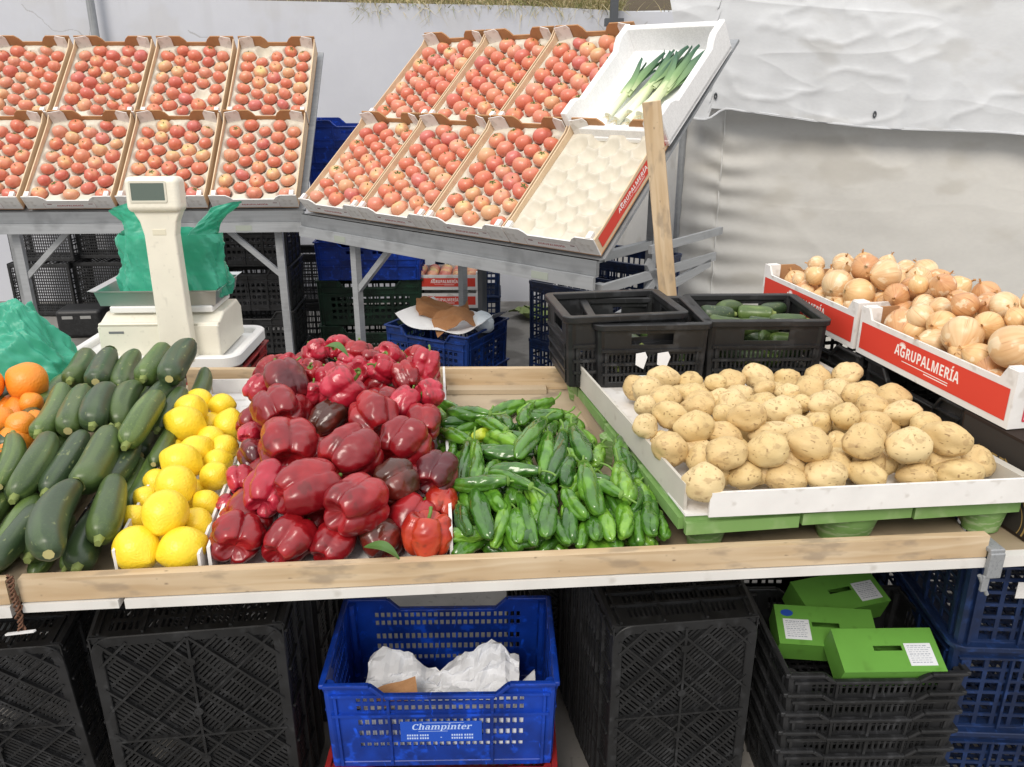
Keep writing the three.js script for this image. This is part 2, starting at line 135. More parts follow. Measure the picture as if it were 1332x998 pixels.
const GREEN_AT = [[0.047,0.908,-1.88,0.021,0.908,-1.778,0.015],[-0.033,0.895,-1.843,-0.001,0.897,-1.776,0.019],[-0.032,0.891,-1.767,-0.081,0.891,-1.71,0.016],[-0.083,0.869,-1.865,-0.12,0.87,-1.8,0.013],[-0.13,0.881,-1.909,-0.148,0.881,-1.834,0.014],[-0.167,0.879,-1.864,-0.166,0.878,-1.781,0.011],[-0.089,0.879,-1.872,-0.071,0.88,-1.799,0.012],[-0.129,0.871,-1.822,-0.153,0.87,-1.751,0.011],[-0.096,0.872,-1.806,-0.124,0.872,-1.736,0.011],[0.07,0.93,-1.728,0.013,0.92,-1.575,0.02],[0.079,0.915,-1.677,0.068,0.895,-1.523,0.02],[0.113,0.917,-1.689,0.089,0.894,-1.507,0.019],[0.137,0.923,-1.701,0.154,0.91,-1.571,0.019],[0.198,0.887,-1.677,0.179,0.875,-1.583,0.017],[0.245,0.893,-1.712,0.23,0.885,-1.607,0.018],[-0.027,0.88,-1.7,-0.03,0.868,-1.573,0.015],[-0.081,0.912,-1.643,-0.071,0.892,-1.506,0.018],[-0.1,0.903,-1.666,-0.099,0.88,-1.511,0.015],[0.017,0.881,-1.758,0.002,0.881,-1.68,0.016],[-0.138,0.88,-1.711,-0.128,0.876,-1.633,0.011],[0.103,0.884,-1.819,0.078,0.883,-1.738,0.014],[0.15,0.893,-1.821,0.117,0.893,-1.738,0.015],[0.263,0.895,-1.642,0.281,0.885,-1.569,0.015],[0.227,0.892,-1.56,0.224,0.876,-1.448,0.025],[0.288,0.874,-1.53,0.301,0.864,-1.458,0.016],[0.191,0.882,-1.533,0.203,0.866,-1.425,0.014],[0.148,0.913,-1.525,0.156,0.895,-1.401,0.022],[0.122,0.906,-1.566,0.112,0.895,-1.492,0.019],[0.047,0.881,-1.527,0.077,0.87,-1.448,0.016],[0.031,0.881,-1.513,0.056,0.866,-1.407,0.014],[0.004,0.884,-1.55,-0.001,0.872,-1.471,0.022],[-0.037,0.887,-1.593,-0.054,0.878,-1.52,0.014],[-0.058,0.884,-1.488,-0.017,0.876,-1.426,0.017],[-0.077,0.888,-1.441,-0.046,0.868,-1.293,0.02],[-0.008,0.873,-1.442,-0.029,0.853,-1.303,0.014],[0.013,0.878,-1.449,0.046,0.859,-1.319,0.015],[0.073,0.879,-1.396,0.068,0.865,-1.293,0.018],[0.108,0.887,-1.459,0.131,0.876,-1.385,0.018],[0.108,0.871,-1.39,0.115,0.862,-1.316,0.017],[0.125,0.849,-1.494,0.152,0.84,-1.424,0.012],[0.172,0.87,-1.419,0.18,0.855,-1.316,0.013],[0.146,0.865,-1.398,0.165,0.855,-1.327,0.012],[0.256,0.855,-1.437,0.19,0.85,-1.402,0.01],[0.258,0.877,-1.501,0.245,0.866,-1.428,0.013],[0.274,0.87,-1.486,0.266,0.86,-1.412,0.015],[0.217,0.869,-1.375,0.212,0.86,-1.299,0.019],[0.266,0.87,-1.375,0.259,0.861,-1.299,0.016],[0.292,0.855,-1.399,0.287,0.845,-1.325,0.012],[0.008,0.87,-1.391,0.014,0.859,-1.317,0.015],[-0.1,0.879,-1.41,-0.085,0.869,-1.337,0.016],[-0.043,0.858,-1.36,-0.114,0.855,-1.338,0.012],[0.08,0.861,-1.381,0.104,0.849,-1.311,0.013],[-0.103,0.853,-1.536,-0.121,0.842,-1.464,0.012],[0.141,0.856,-1.409,0.135,0.843,-1.335,0.011],[-0.123,0.877,-1.617,-0.113,0.866,-1.544,0.012],[0.029,0.884,-1.639,0.04,0.873,-1.566,0.015],[0.143,0.89,-1.542,0.121,0.881,-1.471,0.013],[-0.062,0.819,-1.381,0.002,0.816,-1.341,0.01],[0.063,0.877,-1.574,0.08,0.869,-1.502,0.014],[-0.046,0.87,-1.656,-0.053,0.859,-1.582,0.012],[0.221,0.861,-1.516,0.22,0.85,-1.442,0.012],[-0.138,0.869,-1.564,-0.122,0.858,-1.492,0.012],[0.261,0.877,-1.595,0.268,0.867,-1.521,0.013],[-0.044,0.84,-1.382,-0.099,0.83,-1.311,0.022],[-0.011,0.845,-1.391,0.003,0.835,-1.302,0.022],[0.086,0.85,-1.39,0.029,0.84,-1.321,0.022],[0.121,0.827,-1.381,0.174,0.823,-1.308,0.022],[0.16,0.84,-1.399,0.202,0.83,-1.319,0.022],[0.239,0.854,-1.401,0.242,0.844,-1.311,0.022],[-0.099,0.869,-1.487,-0.062,0.859,-1.405,0.022],[-0.029,0.858,-1.511,-0.016,0.848,-1.422,0.022],[0.061,0.853,-1.501,0.05,0.843,-1.411,0.022],[0.144,0.865,-1.506,0.113,0.855,-1.421,0.022],[0.198,0.859,-1.514,0.179,0.849,-1.426,0.022],[-0.095,0.852,-1.608,-0.154,0.842,-1.54,0.022],[0.009,0.849,-1.605,-0.047,0.839,-1.535,0.022],[0.043,0.856,-1.619,0.06,0.846,-1.531,0.022],[0.078,0.858,-1.605,0.136,0.848,-1.536,0.022],[0.141,0.856,-1.605,0.205,0.846,-1.541,0.022],[-0.156,0.862,-1.72,-0.104,0.852,-1.646,0.022],[-0.083,0.86,-1.713,-0.018,0.85,-1.651,0.022],[-0.022,0.859,-1.721,0.031,0.849,-1.648,0.022],[0.062,0.864,-1.722,0.084,0.854,-1.635,0.022],[0.169,0.869,-1.718,0.113,0.859,-1.648,0.022],[-0.166,0.855,-1.837,-0.128,0.845,-1.756,0.022],[-0.075,0.855,-1.84,-0.053,0.845,-1.753,0.022],[0.025,0.866,-1.841,-0.028,0.856,-1.768,0.022],[0.087,0.863,-1.84,0.092,0.853,-1.75,0.022],[0.117,0.87,-1.836,0.178,0.86,-1.77,0.022],[-0.167,0.864,-1.943,-0.13,0.854,-1.861,0.022],[-0.089,0.85,-1.942,-0.037,0.84,-1.869,0.022],[0.014,0.876,-1.929,-0.052,0.866,-1.867,0.022],[0.045,0.865,-1.942,0.099,0.855,-1.869,0.022],[0.096,0.867,-1.928,0.164,0.857,-1.869,0.022],[-0.047,0.845,-1.451,-0.123,0.828,-1.386,0.02],[-0.078,0.821,-1.462,-0.023,0.821,-1.381,0.02],[-0.037,0.821,-1.445,0.035,0.821,-1.376,0.02],[0.029,0.859,-1.473,0.02,0.842,-1.378,0.02],[0.047,0.821,-1.453,0.088,0.821,-1.365,0.02],[0.127,0.835,-1.432,0.058,0.821,-1.36,0.02],[0.165,0.821,-1.483,0.09,0.821,-1.418,0.02],[0.201,0.821,-1.478,0.131,0.821,-1.407,0.02],[0.156,0.843,-1.475,0.218,0.826,-1.398,0.02],[0.221,0.821,-1.463,0.256,0.821,-1.373,0.02],[0.233,0.839,-1.426,0.32,0.825,-1.38,0.02],[-0.058,0.928,-1.777,-0.142,0.918,-1.811,0.018],[0.21,0.898,-1.436,0.156,0.888,-1.508,0.016],[-0.075,0.901,-1.838,-0.147,0.891,-1.784,0.02],[0.05,0.912,-1.511,-0.036,0.902,-1.537,0.016],[0.176,0.898,-1.578,0.1,0.888,-1.626,0.018],[0.114,0.897,-1.849,0.03,0.887,-1.817,0.021],[-0.017,0.922,-1.698,-0.072,0.912,-1.769,0.016],[-0.115,0.906,-1.834,-0.176,0.896,-1.9,0.016],[0.196,0.886,-1.518,0.11,0.876,-1.546,0.018],[-0.162,0.901,-1.823,-0.213,0.891,-1.897,0.018],[0.033,0.907,-1.453,-0.033,0.897,-1.515,0.016],[-0.048,0.9,-1.82,-0.124,0.89,-1.771,0.017],[-0.101,0.898,-1.692,-0.161,0.888,-1.759,0.018],[0.171,0.893,-1.664,0.082,0.883,-1.647,0.018],[0.038,0.883,-1.702,-0.008,0.873,-1.625,0.016],[0.096,0.894,-1.94,0.027,0.884,-1.882,0.019],[-0.02,0.893,-1.648,-0.11,0.883,-1.65,0.02],[0.021,0.903,-1.906,-0.056,0.893,-1.859,0.02],[0.053,0.907,-1.674,-0.025,0.897,-1.719,0.018],[0.041,0.902,-1.623,-0.049,0.892,-1.623,0.018],[0.006,0.916,-1.643,-0.05,0.906,-1.714,0.02],[-0.018,0.91,-1.467,-0.107,0.9,-1.476,0.02]];

// ------------------------------------------------------------------ ground, wall, bank
const concTex = dataTex(1024, 1024, (u, v) => { const a = fbm(u * 5, v * 5, 5, 5, 5, 70), b = fbm(u * 60, v * 60, 60, 60, 3, 71), st = smooth(fbm(u * 9, v * 9, 9, 9, 4, 73), 0.56, 0.72), sp = smooth(vn(u * 220, v * 220, 220, 220, 75), 0.86, 0.95); return mix3(mix3([150, 147, 142], [118, 115, 111], a * 0.6 + b * 0.4), [88, 85, 81], st * 0.6 + sp * 0.3); });
{ const g = new THREE.PlaneGeometry(120, 120).rotateX(-Math.PI / 2); struct('ground', g, std({ map: rep(concTex, 50), bumpMap: rep(concTex, 50), bumpScale: 0.004, roughness: 0.9 })); }
const wallTex = dataTex(1024, 512, (u, v) => {
  const a = fbm(u * 8, v * 5, 8, 5, 5, 80), f = fbm(u * 60, v * 34, 60, 34, 3, 81), drip = smooth(fbm(u * 40, v * 3, 40, 3, 3, 82), 0.58, 0.78), st = smooth(fbm(u * 11, v * 7, 11, 7, 5, 84), 0.6, 0.74);
  const cr = Math.abs(fbm(u * 5, v * 4, 5, 4, 5, 86) - 0.5) < 0.0035 && fbm(u * 6, v * 6, 6, 6, 2, 87) > 0.52 ? 1 : 0;
  let c = mix3([206, 208, 214], [188, 190, 198], a * 0.8 + f * 0.2); c = mix3(c, [186, 187, 192], drip * 0.3); c = mix3(c, [184, 182, 180], st * 0.25); return mix3(c, [150, 148, 146], cr * 0.5);
});
{
  const t = thing('boundary_wall', 'long painted grey concrete wall behind the tomato stands', 'wall', [0, 0, -6.6]);
  const m = std({ map: rep(wallTex, 0.25, 0.42), bumpMap: rep(wallTex, 0.25, 0.42), bumpScale: 0.006, roughness: 0.9 });
  const pts = [[-9, 0], [9, 0], [9, 2.08], [0.9, 2.14], [0.1, 2.18], [-1.1, 2.2], [-4, 2.26], [-9, 2.3]];
  mesh('wall_face', cubeUV(panel(pts, [], 0.24)), m, t);
  const earth = std({ map: rep(concTex, 2), color: 0x9a8766, roughness: 1 });
  const b = struct('bank', surf(60, 12, (u, v) => { const x = -9 + 18 * u; return [x, 2.02 + 0.9 * v + 0.25 * fb3(x, v * 3, 1), -6.75 - 5 * v]; }), earth);
  // dry grass hanging over the top of the wall
  const bl = surf(1, 4, (u, v) => [(u - 0.5) * 0.008 * (1 - v * 0.85), v * 0.2 - v * v * 0.05, v * v * 0.1]);
  const gm = new THREE.InstancedMesh(bl, std({ color: 0xffffff, roughness: 0.9, side: THREE.DoubleSide }), 5200); gm.name = 'dry_grass';
  const o = new THREE.Object3D(), cols = [0xc9ba90, 0xd8cdaa, 0xa8986a, 0x868f58, 0xa8a470, 0xcabf98].map((c) => new THREE.Color(c));
  for (let i = 0; i < 5200; i++) {
    const x = i < 4900 ? rr(-1.15, 0.8) : rr(-4.2, 1.6), d = Math.pow(fbm(x * 5 + 50, 3, 1e5, 1e5, 3), 1) * 1.5;
    o.position.set(x, 2.17 - Math.max(0, x - 0.1) * 0.05 + rr(-0.03, 0.06), -6.48 - Math.abs(rr(-0.28, 0.28)));
    const hang = rnd() < 0.32 && i < 4900 && o.position.z > -6.56; o.rotation.set(hang ? rr(1.5, 2.9) : rr(-0.4, 0.9), rr(-1.2, 1.2), rr(-0.7, 0.7)); const s = rr(0.4, 1.15) * (0.45 + d * 0.6) * (hang ? 0.8 : 1); if (i >= 4900) o.position.z -= 0.2; o.scale.set(rr(0.35, 0.9), s, s); o.updateMatrix(); gm.setMatrixAt(i, o.matrix); gm.setColorAt(i, pick(cols));
  }
  gm.castShadow = true; scene.add(gm); tag(gm, 'dry straw coloured grass along the top of the concrete wall', 'grass', null, 'stuff');
  const p1 = single('fence_post', new THREE.CylinderGeometry(0.028, 0.028, 2.9, 12).translate(0, 1.45, 0), galv, 'thin grey steel post standing against the wall behind the tomato trays', 'post'); p1.position.set(-2.98, 0, -6.38);
  const p2 = thing('scaffold_post', 'dark steel post with a bracket at the wall beside the white tarpaulin', 'post', [0.72, 0, -6.35]);
  mesh('pole', box(0.055, 2.8, 0.055, 0, 1.4, 0), darkSteel, p2); mesh('bracket', box(0.13, 0.05, 0.08, 0, 2.06, 0.02), darkSteel, p2);
}

// ------------------------------------------------------------------ the white tent on the right
const clothTex = dataTex(512, 512, (u, v) => { const n = fbm(u * 6, v * 6, 6, 6, 5, 90), f = vn(u * 160, v * 160, 160, 160, 91), s = smooth(fbm(u * 10, v * 10, 10, 10, 4, 93), 0.6, 0.8); return mix3(mix3([236, 237, 238], [222, 223, 225], n * 0.7 + f * 0.3), [206, 204, 200], s * 0.5); });
const clothBump = dataTex(512, 512, (u, v) => { const q1 = 1 - Math.abs(2 * fbm(u * 4 + 0.5 * fbm(u * 4, v * 4, 4, 4, 2, 6), v * 9, 4, 9, 3, 195) - 1), q2 = 1 - Math.abs(2 * fbm(u * 9, v * 5, 9, 5, 3, 197) - 1); return grey(255 * (0.5 * Math.pow(q1, 7) + 0.3 * Math.pow(q2, 9) + 0.2 * fbm(u * 5, v * 6, 5, 6, 3, 199))); const w1 = fbm(u * 7 + 0.6 * fbm(u * 5, v * 5, 5, 5, 3, 3), v * 7, 7, 7, 4, 95), r = 1 - Math.abs(2 * w1 - 1); const r2 = 1 - Math.abs(2 * fbm(u * 12, v * 9, 12, 9, 4, 97) - 1); return grey(255 * (0.6 * r * r + 0.4 * r2 * r2)); }, false);
{
  const t = thing('market_tent', 'white market tent with canvas side wall and loose tarpaulin flap beside the onions', 'tent', [1.7, 0, -4.1]);
  const cm = std({ color: 0xe2dfd8, map: rep(clothTex, 1.2), bumpMap: rep(clothBump, 0.8), bumpScale: 0.0025, roughness: 0.75, side: THREE.DoubleSide });
  const tm = std({ color: 0xeef0f2, map: rep(clothTex, 1.5), bumpMap: rep(clothBump, 0.9), bumpScale: 0.006, roughness: 0.6, side: THREE.DoubleSide });
  // canvas wall: starts at a corner, runs right and a little nearer; folds pucker along the stitched seam
  const seam = 0.20;
  const wallAt = (s, y) => { // s: metres along the wall from the corner
    const x = -0.84 + s * 0.965, z = -0.22 + s * 0.26, q = Math.abs(s - seam);
    const puck = 0.011 * Math.exp(-q * 6) * Math.sin(y * 52 + 5 * vn(y * 3, s * 4) + (s > seam ? 1.2 : 0)), sag = 0.05 * Math.sin((y - 0.2) * 1.9) * smooth(s, 0, 1), big = 0.05 * (fb3(s * 1.3, y * 1.6 + s * 0.9, 2) - 0.5) + 0.02 * (fb3(s * 3 + y * 2, y * 3 - s * 2, 4) - 0.5);
    const creas = 0.005 * Math.pow(1 - Math.abs(2 * vn((s + y * 0.8) * 2.4, (y - s * 0.8) * 1.0, 1e5, 1e5, 8) - 1), 6);
    const round = s < 0.12 ? -((0.12 - s) ** 2) * 9 : 0;
    return [x - round * -0.0, y, z + puck + sag + big + creas + round];
  };
  mesh('canvas_wall', surf(220, 170, (u, v) => wallAt(u * 3.0, 0.02 + 1.64 * v + 0.0)).scale(1, 1, 1), cm, t);
  mesh('canvas_return', surf(20, 60, (u, v) => { const p = wallAt(0, 0.02 + 1.64 * v); return [p[0] - 0.12 * u + 0.015 * Math.sin(v * 9) * u, p[1], p[2] - u * 1.6]; }), cm, t);
  mesh('seam', tube(Array.from({ length: 24 }, (_, i) => { const p = wallAt(seam, 0.05 + i * 0.068); return [p[0], p[1], p[2] + 0.004]; }), 0.0035, 60, 5), std({ color: 0xd9d8d4, roughness: 0.9 }), t);
  // loose tarpaulin hanging over the top, bellied out in front of the canvas
  const tarp = (s, k) => { // k: 0 bottom edge, 1 top
    const x = -1.0 + s * 0.97, edge = 1.50 - 0.075 * s - 0.05 * smooth(s, 0.25, 0) * -1 + 0.012 * Math.sin(s * 5);
    const y = edge + k * 1.6, belly = 0.06 + 0.12 * Math.sin(k * 2.2) - 0.1 * k;
    const w = 0.035 * (fb3(s * 1.6 + y, y * 1.8 - s * 0.7, 11) - 0.5) + 0.008 * (fb3(s * 7, y * 6 + s * 2, 13) - 0.5) + 0.006 * Math.pow(1 - Math.abs(2 * fb3(s * 3 + y * 2, y * 5 - s, 17) - 1), 10) + 0.012 * Math.exp(-k * 9) * Math.sin(s * 30 + 4 * vn(s * 5, 1));
    return [x, y, -0.16 + s * 0.26 + belly + w];
  };
  const L = (k) => -0.02 - k * 0.34;
  mesh('tarpaulin', surf(260, 150, (u, v) => { const s0 = 0.16 - 0.42 * v, s = s0 + u * (3.3 - s0); return tarp(s, v); }), tm, t);
  mesh('hem', tube(Array.from({ length: 40 }, (_, i) => { const p = tarp(0.16 + i * 0.08, 0); return [p[0], p[1] - 0.001, p[2]]; }), 0.006, 120, 5), tm, t);
  for (const s of [0.27, 0.98]) { const p = tarp(s, 0.035); mesh('eyelet', new THREE.TorusGeometry(0.009, 0.004, 6, 14).scale(0.7, 1.2, 1).translate(p[0], p[1], p[2] + 0.006), darkSteel, t); }
  mesh('frame_pole', new THREE.CylinderGeometry(0.02, 0.02, 1.7, 10).translate(-0.82, 0.85, -0.3), galv, t);
}

// ------------------------------------------------------------------ plastic crates
function taper(g, h, k) { const p = g.attributes.position; for (let i = 0; i < p.count; i++) { const f = 1 - k * (1 - clamp(p.getY(i) / h, 0, 1)); p.setX(i, p.getX(i) * f); p.setZ(i, p.getZ(i) * f); } g.computeVertexNormals(); return g; }
function slots(len, rows, pitch, hw, margin, skip) { // rows: [[y, height] ...]
  const out = [], n = Math.floor((len - 2 * margin) / pitch), x0 = -((n - 1) * pitch) / 2;
  for (const [y, h] of rows) for (let i = 0; i < n; i++) { const x = x0 + i * pitch; if (!skip?.(x, y)) out.push([x, y, hw, h]); }
  return out;
}
function diagBars(x0, y0, x1, y1, pitch, w, t, sgn, z = 0) { // bars at 45 degrees clipped to a rectangle
  const out = [], W = x1 - x0, Hh = y1 - y0;
  for (let k = -Hh + pitch / 2; k < W; k += pitch) {
    let a = Math.max(0, k), b = Math.min(W, k + Hh); if (b - a < 0.006) continue;
    const ya = a - k, yb = b - k, X = (v) => (sgn > 0 ? x0 + v : x1 - v), L = Math.hypot(b - a, yb - ya);
    out.push(new THREE.BoxGeometry(L, w, t).rotateZ(sgn > 0 ? Math.PI / 4 : -Math.PI / 4).translate((X(a) + X(b)) / 2, y0 + (ya + yb) / 2, z));
  }
  return out;
}
const NOTCH = (w, h, d, a = 0.3, b = 0.24) => [[-w / 2, 0], [w / 2, 0], [w / 2, h], [w * a, h], [w * b, h - d], [-w * b, h - d], [-w * a, h], [-w / 2, h]];
const crateKit = new Map();
function crateGeos(kind) { // geometries of one crate design, open side up, centre of the bottom at the origin
  if (crateKit.has(kind)) return crateKit.get(kind);
  const K = {
    lattice: { w: 0.43, d: 0.6, h: 0.22, k: 0.08, rows: [0.03, 0.066, 0.102, 0.138, 0.174].map((y) => [y, 0.026]), pitch: 0.014, hw: 0.008, m: 0.035, notch: 0, bottom: 'diag', r: 0.05, ridges: [0.085, 0.157] },
    nest: { w: 0.37, d: 0.56, h: 0.23, k: 0.1, rows: [0.04, 0.08, 0.12, 0.16].map((y) => [y, 0.03]), pitch: 0.013, hw: 0.007, m: 0.04, notch: 0, bottom: 'diag', r: 0.05, ridges: [0.06, 0.1, 0.14, 0.185] },
    upright: { w: 0.4, d: 0.3, h: 0.16, k: 0.06, rows: [0.025, 0.05, 0.105, 0.125].map((y) => [y, 0.018]), pitch: 0.014, hw: 0.008, m: 0.045, notch: 0.02, bottom: 'grid', r: 0.03, ridges: [0.075, 0.135] },
    blue: { w: 0.5, d: 0.31, h: 0.23, k: 0.03, rows: [[0.184, 0.014], [0.161, 0.014], [0.122, 0.016], [0.092, 0.016], [0.06, 0.012]], pitch: 0.0148, hw: 0.0092, m: 0.045, notch: 0.03, bottom: 'grid', r: 0.025, ridges: [0.145, 0.198], skip: (x, y) => (Math.abs(x) < 0.092 && y > 0.07 && y < 0.13) || Math.abs(Math.abs(x) - 0.098) < 0.006 },
    deep: { w: 0.5, d: 0.36, h: 0.29, k: 0.03, rows: [0.05, 0.09, 0.13, 0.17].map((y) => [y, 0.022]), pitch: 0.03, hw: 0.02, m: 0.05, notch: 0.05, bottom: 'grid', r: 0.03, ridges: [0.2, 0.24] },
    solid: { w: 0.56, d: 0.4, h: 0.28, k: 0.03, rows: [[0.2, 0.022]], pitch: 0.14, hw: 0.09, m: 0.12, notch: 0.04, bottom: 'grid', r: 0.03, ridges: [0.1, 0.15, 0.235], skip: (x) => Math.abs(x) > 0.08 },
    mesh: { w: 0.6, d: 0.4, h: 0.3, k: 0.02, rows: [0.035, 0.075, 0.115, 0.155, 0.195, 0.235].map((y) => [y, 0.03]), pitch: 0.04, hw: 0.03, m: 0.03, notch: 0, bottom: 'grid', r: 0.03, ridges: [0.26] },
    slim: { w: 0.29, d: 0.28, h: 0.17, k: 0.05, rows: [0.022, 0.05, 0.078].map((y) => [y, 0.021]), pitch: 0.011, hw: 0.0062, m: 0.024, notch: 0, bottom: 'grid', r: 0.025, ridges: [0.036, 0.064, 0.1], grip: true },
  }[kind];
  const { w, d, h, k, r } = K, t = 0.0035, out = { K };
  const wallG = (len) => {
    const hs = slots(len, K.rows, K.pitch, K.hw, K.m, len === w ? K.skip : K.skip && ((x) => Math.abs(x) > len / 2 - 0.06)); if (K.grip) hs.push([0, 0.13, 0.11, 0.03]);
    const g = [panel(K.notch ? NOTCH(len, h - 0.004, K.notch) : rect(len, h - 0.004), hs, t)];
    for (const y of K.ridges) g.push(box(len - 0.02, 0.007, 0.009, 0, y, 0.0045));
    const nv = Math.max(2, Math.round(len / 0.11)); for (let i = 0; i <= nv; i++) { const x = -len / 2 + 0.02 + (len - 0.04) * i / nv; if (!(K.grip && Math.abs(x) < 0.07) && !(kind === 'blue' && Math.abs(x) < 0.1)) g.push(box(0.006, K.ridges[K.ridges.length - 1] - 0.01, 0.0075, x, K.ridges[K.ridges.length - 1] / 2, 0.004)); }
    return M(g);
  };
  out.side = taper(cubeUV(wallG(w - 0.006).translate(0, 0, d / 2 - t)), h, k);
  out.end = taper(cubeUV(wallG(d - 0.016).rotateY(Math.PI / 2).translate(w / 2 - t, 0, 0)), h, k);
  const posts = [new THREE.CylinderGeometry(0.013, 0.013, h - 0.012, 8).translate(w / 2 - 0.011, (h - 0.012) / 2 + 0.004, d / 2 - 0.011)];
  let rim = [];
  if (!K.notch) rim.push(ring(w + 0.016, d + 0.016, r, 0.018, 0.012, 0.002).rotateX(-Math.PI / 2).translate(0, h - 0.012, 0));
  else { for (const i of [-1, 1]) { // rim that follows the dip in the long sides
    rim.push(rbox(0.014, 0.012, d + 0.01, 0.004, i * (w / 2 + 0.001), h - K.notch * 0 - 0.006, 0));
    const z = i * (d / 2 + 0.001), y = h - 0.006, pts = [[-w / 2, y, z], [-w * 0.3, y, z], [-w * 0.24, y - K.notch, z], [w * 0.24, y - K.notch, z], [w * 0.3, y, z], [w / 2, y, z]];
    for (let q = 0; q < 5; q++) rim.push(bar(pts[q], pts[q + 1], 0.013, 0.01, 0.003)); } }
  out.rim = taper(cubeUV(M(rim)), h, k); out.posts = taper(cubeUV(M(posts)), h, k);
  const bt = [];
  bt.push(ring(w * 0.985, d * 0.985, r, 0.022, 0.012, 0.002).rotateX(Math.PI / 2).translate(0, 0.012, 0));
  if (K.bottom === 'diag') {
    const a = w / 2 - 0.018, b = d / 2 - 0.018; let bars = [];
    for (const [x0, y0, x1, y1, s] of [[-a, -b, 0, 0, 1], [0, -b, a, 0, -1], [-a, 0, 0, b, -1], [0, 0, a, b, 1]]) { bars.push(...diagBars(x0, y0, x1, y1, 0.0155, 0.0065, 0.004, s)); bars.push(...diagBars(x0, y0, x1, y1, 0.055, 0.007, 0.0044, -s)); bars.push(...diagBars(x0, y0, x1, y1, 0.13, 0.006, 0.013, -s, 0.004)); bars.push(...diagBars(x0, y0, x1, y1, 0.13, 0.0055, 0.0125, s, 0.004)); }
    bars.push(box(0.006, 2 * b, 0.014, 0, 0, 0.004), box(2 * a, 0.006, 0.0145, 0, 0, 0.004));
    for (const y of [-0.36, -0.12, 0.12, 0.36]) bars.push(new THREE.CylinderGeometry(0.011, 0.011, 0.018, 10).rotateX(Math.PI / 2).translate(0, y * d, 0.003));
    bt.push(...bars.map((g) => g.rotateX(Math.PI / 2).translate(0, 0.006, 0)));
  } else {
    const g = []; for (let x = -w / 2 + 0.02; x < w / 2 - 0.01; x += 0.022) g.push(box(0.008, 0.004, d - 0.03, x, 0.006, 0)); for (let z = -d / 2 + 0.02; z < d / 2 - 0.01; z += 0.022) g.push(box(w - 0.03, 0.0045, 0.008, 0, 0.0065, z)); bt.push(...g);
  }
  out.bottom = taper(cubeUV(M(bt)), h, k);
  crateKit.set(kind, out); return out;
}
const fromTop = (i, n) => ['topmost', 'second from top', 'third from top', 'fourth from top', 'fifth from top', 'lowest'][i === 0 && n > 2 ? 5 : n - 1 - i]; // which crate of a stack
function crate(name, kind, mat, label, group, pos, turn = 0, tilt = 0, lean = 0, sc = [1, 1, 1]) {
  const G = crateGeos(kind), t = thing(name, label, 'crate', pos, turn, group);
  mesh('bottom', G.bottom, mat, t); mesh('rim', G.rim, mat, t); for (const i of [-1, 1]) for (const j of [-1, 1]) { const c = mesh('corner_post', G.posts, mat, t); c.scale.set(i, 1, j); }
  for (const s of [0, Math.PI]) { mesh('side_wall', G.side, mat, t).rotation.y = s; mesh('end_wall', G.end, mat, t).rotation.y = s; }
  t.rotation.x = tilt; t.rotation.z = lean; t.scale.set(...sc); return t;
}

// ------------------------------------------------------------------ rear stands with sloping tomato trays
const SLOPE = THREE.MathUtils.degToRad(40), TW = 0.402, TL = 0.545;
const trayPrint = canvasTex(512, 96, (c, w, h) => { c.fillStyle = '#e9e7e5'; c.fillRect(0, 0, w, h); c.strokeStyle = '#b98f8c'; c.lineWidth = 3; c.strokeRect(8, 8, w - 16, h - 16); c.fillStyle = '#b4474a'; c.font = 'bold 34px sans-serif'; c.textAlign = 'center'; c.fillText('AGRUPALMERÍA', w / 2, 62); c.fillStyle = '#7d4448'; c.fillRect(40, 20, 44, 12); c.fillRect(440, 20, 40, 10); });
const sidePrint = (txt) => canvasTex(1024, 176, (c, w, h) => { c.fillStyle = '#d8402f'; c.fillRect(0, 0, w, h); c.fillStyle = '#f4efec'; c.font = 'bold 74px sans-serif'; c.textAlign = 'center'; c.save(); c.translate(w / 2, 104); c.scale(0.8, 1.25); c.fillText(txt, 0, 0); c.restore(); c.fillRect(w * 0.34, 126, w * 0.32, 5); c.fillRect(w * 0.5, 140, w * 0.16, 6); c.beginPath(); for (let i = 0; i < 9; i++) { const a = -Math.PI / 2 + (i - 4) * 0.38; c.moveTo(w * 0.33, 40); c.lineTo(w * 0.33 + 26 * Math.cos(a), 40 + 26 * Math.sin(a)); } c.strokeStyle = '#f4efec'; c.lineWidth = 5; c.stroke(); });
const bandTex = sidePrint('AGRUPALMERÍA');
const trayPrintMat = std({ map: trayPrint, roughness: 0.7 }), bandMat = std({ map: bandTex, roughness: 0.6 });
const CUP = []; // cup centres of the pulp liner, hexagonal
for (let c = 0; c < 5; c++) for (let r = 0; r < 6; r++) CUP.push([(c - 2) * 0.0715, -0.05 - r * 0.0815 - (c % 2 ? 0.0405 : 0)]);
const linerGeo = surf(80, 104, (u, v) => { const x = (u - 0.5) * (TW - 0.014), z = -0.006 - v * (TL - 0.014); let d = 1; for (const [a, b] of CUP) d = Math.min(d, Math.hypot((x - a) * 1.0, (z - b) * 0.95)); const k = clamp(d / 0.046, 0, 1); return [x, 0.006 + 0.042 * k * k * (1.25 - 0.25 * k) + 0.002 * vn(x * 40, z * 40), z]; });
linerGeo.attributes.uv.array.forEach((v, i, a) => (a[i] = v * 0.5));
const notched = (w, h, n, half) => [[-w / 2, 0], [w / 2, 0], [w / 2, h], [half + 0.03, h], [half + 0.012, h - n * 0.45], [half, h - n], [-half, h - n], [-half - 0.012, h - n * 0.45], [-half - 0.03, h], [-w / 2, h]];
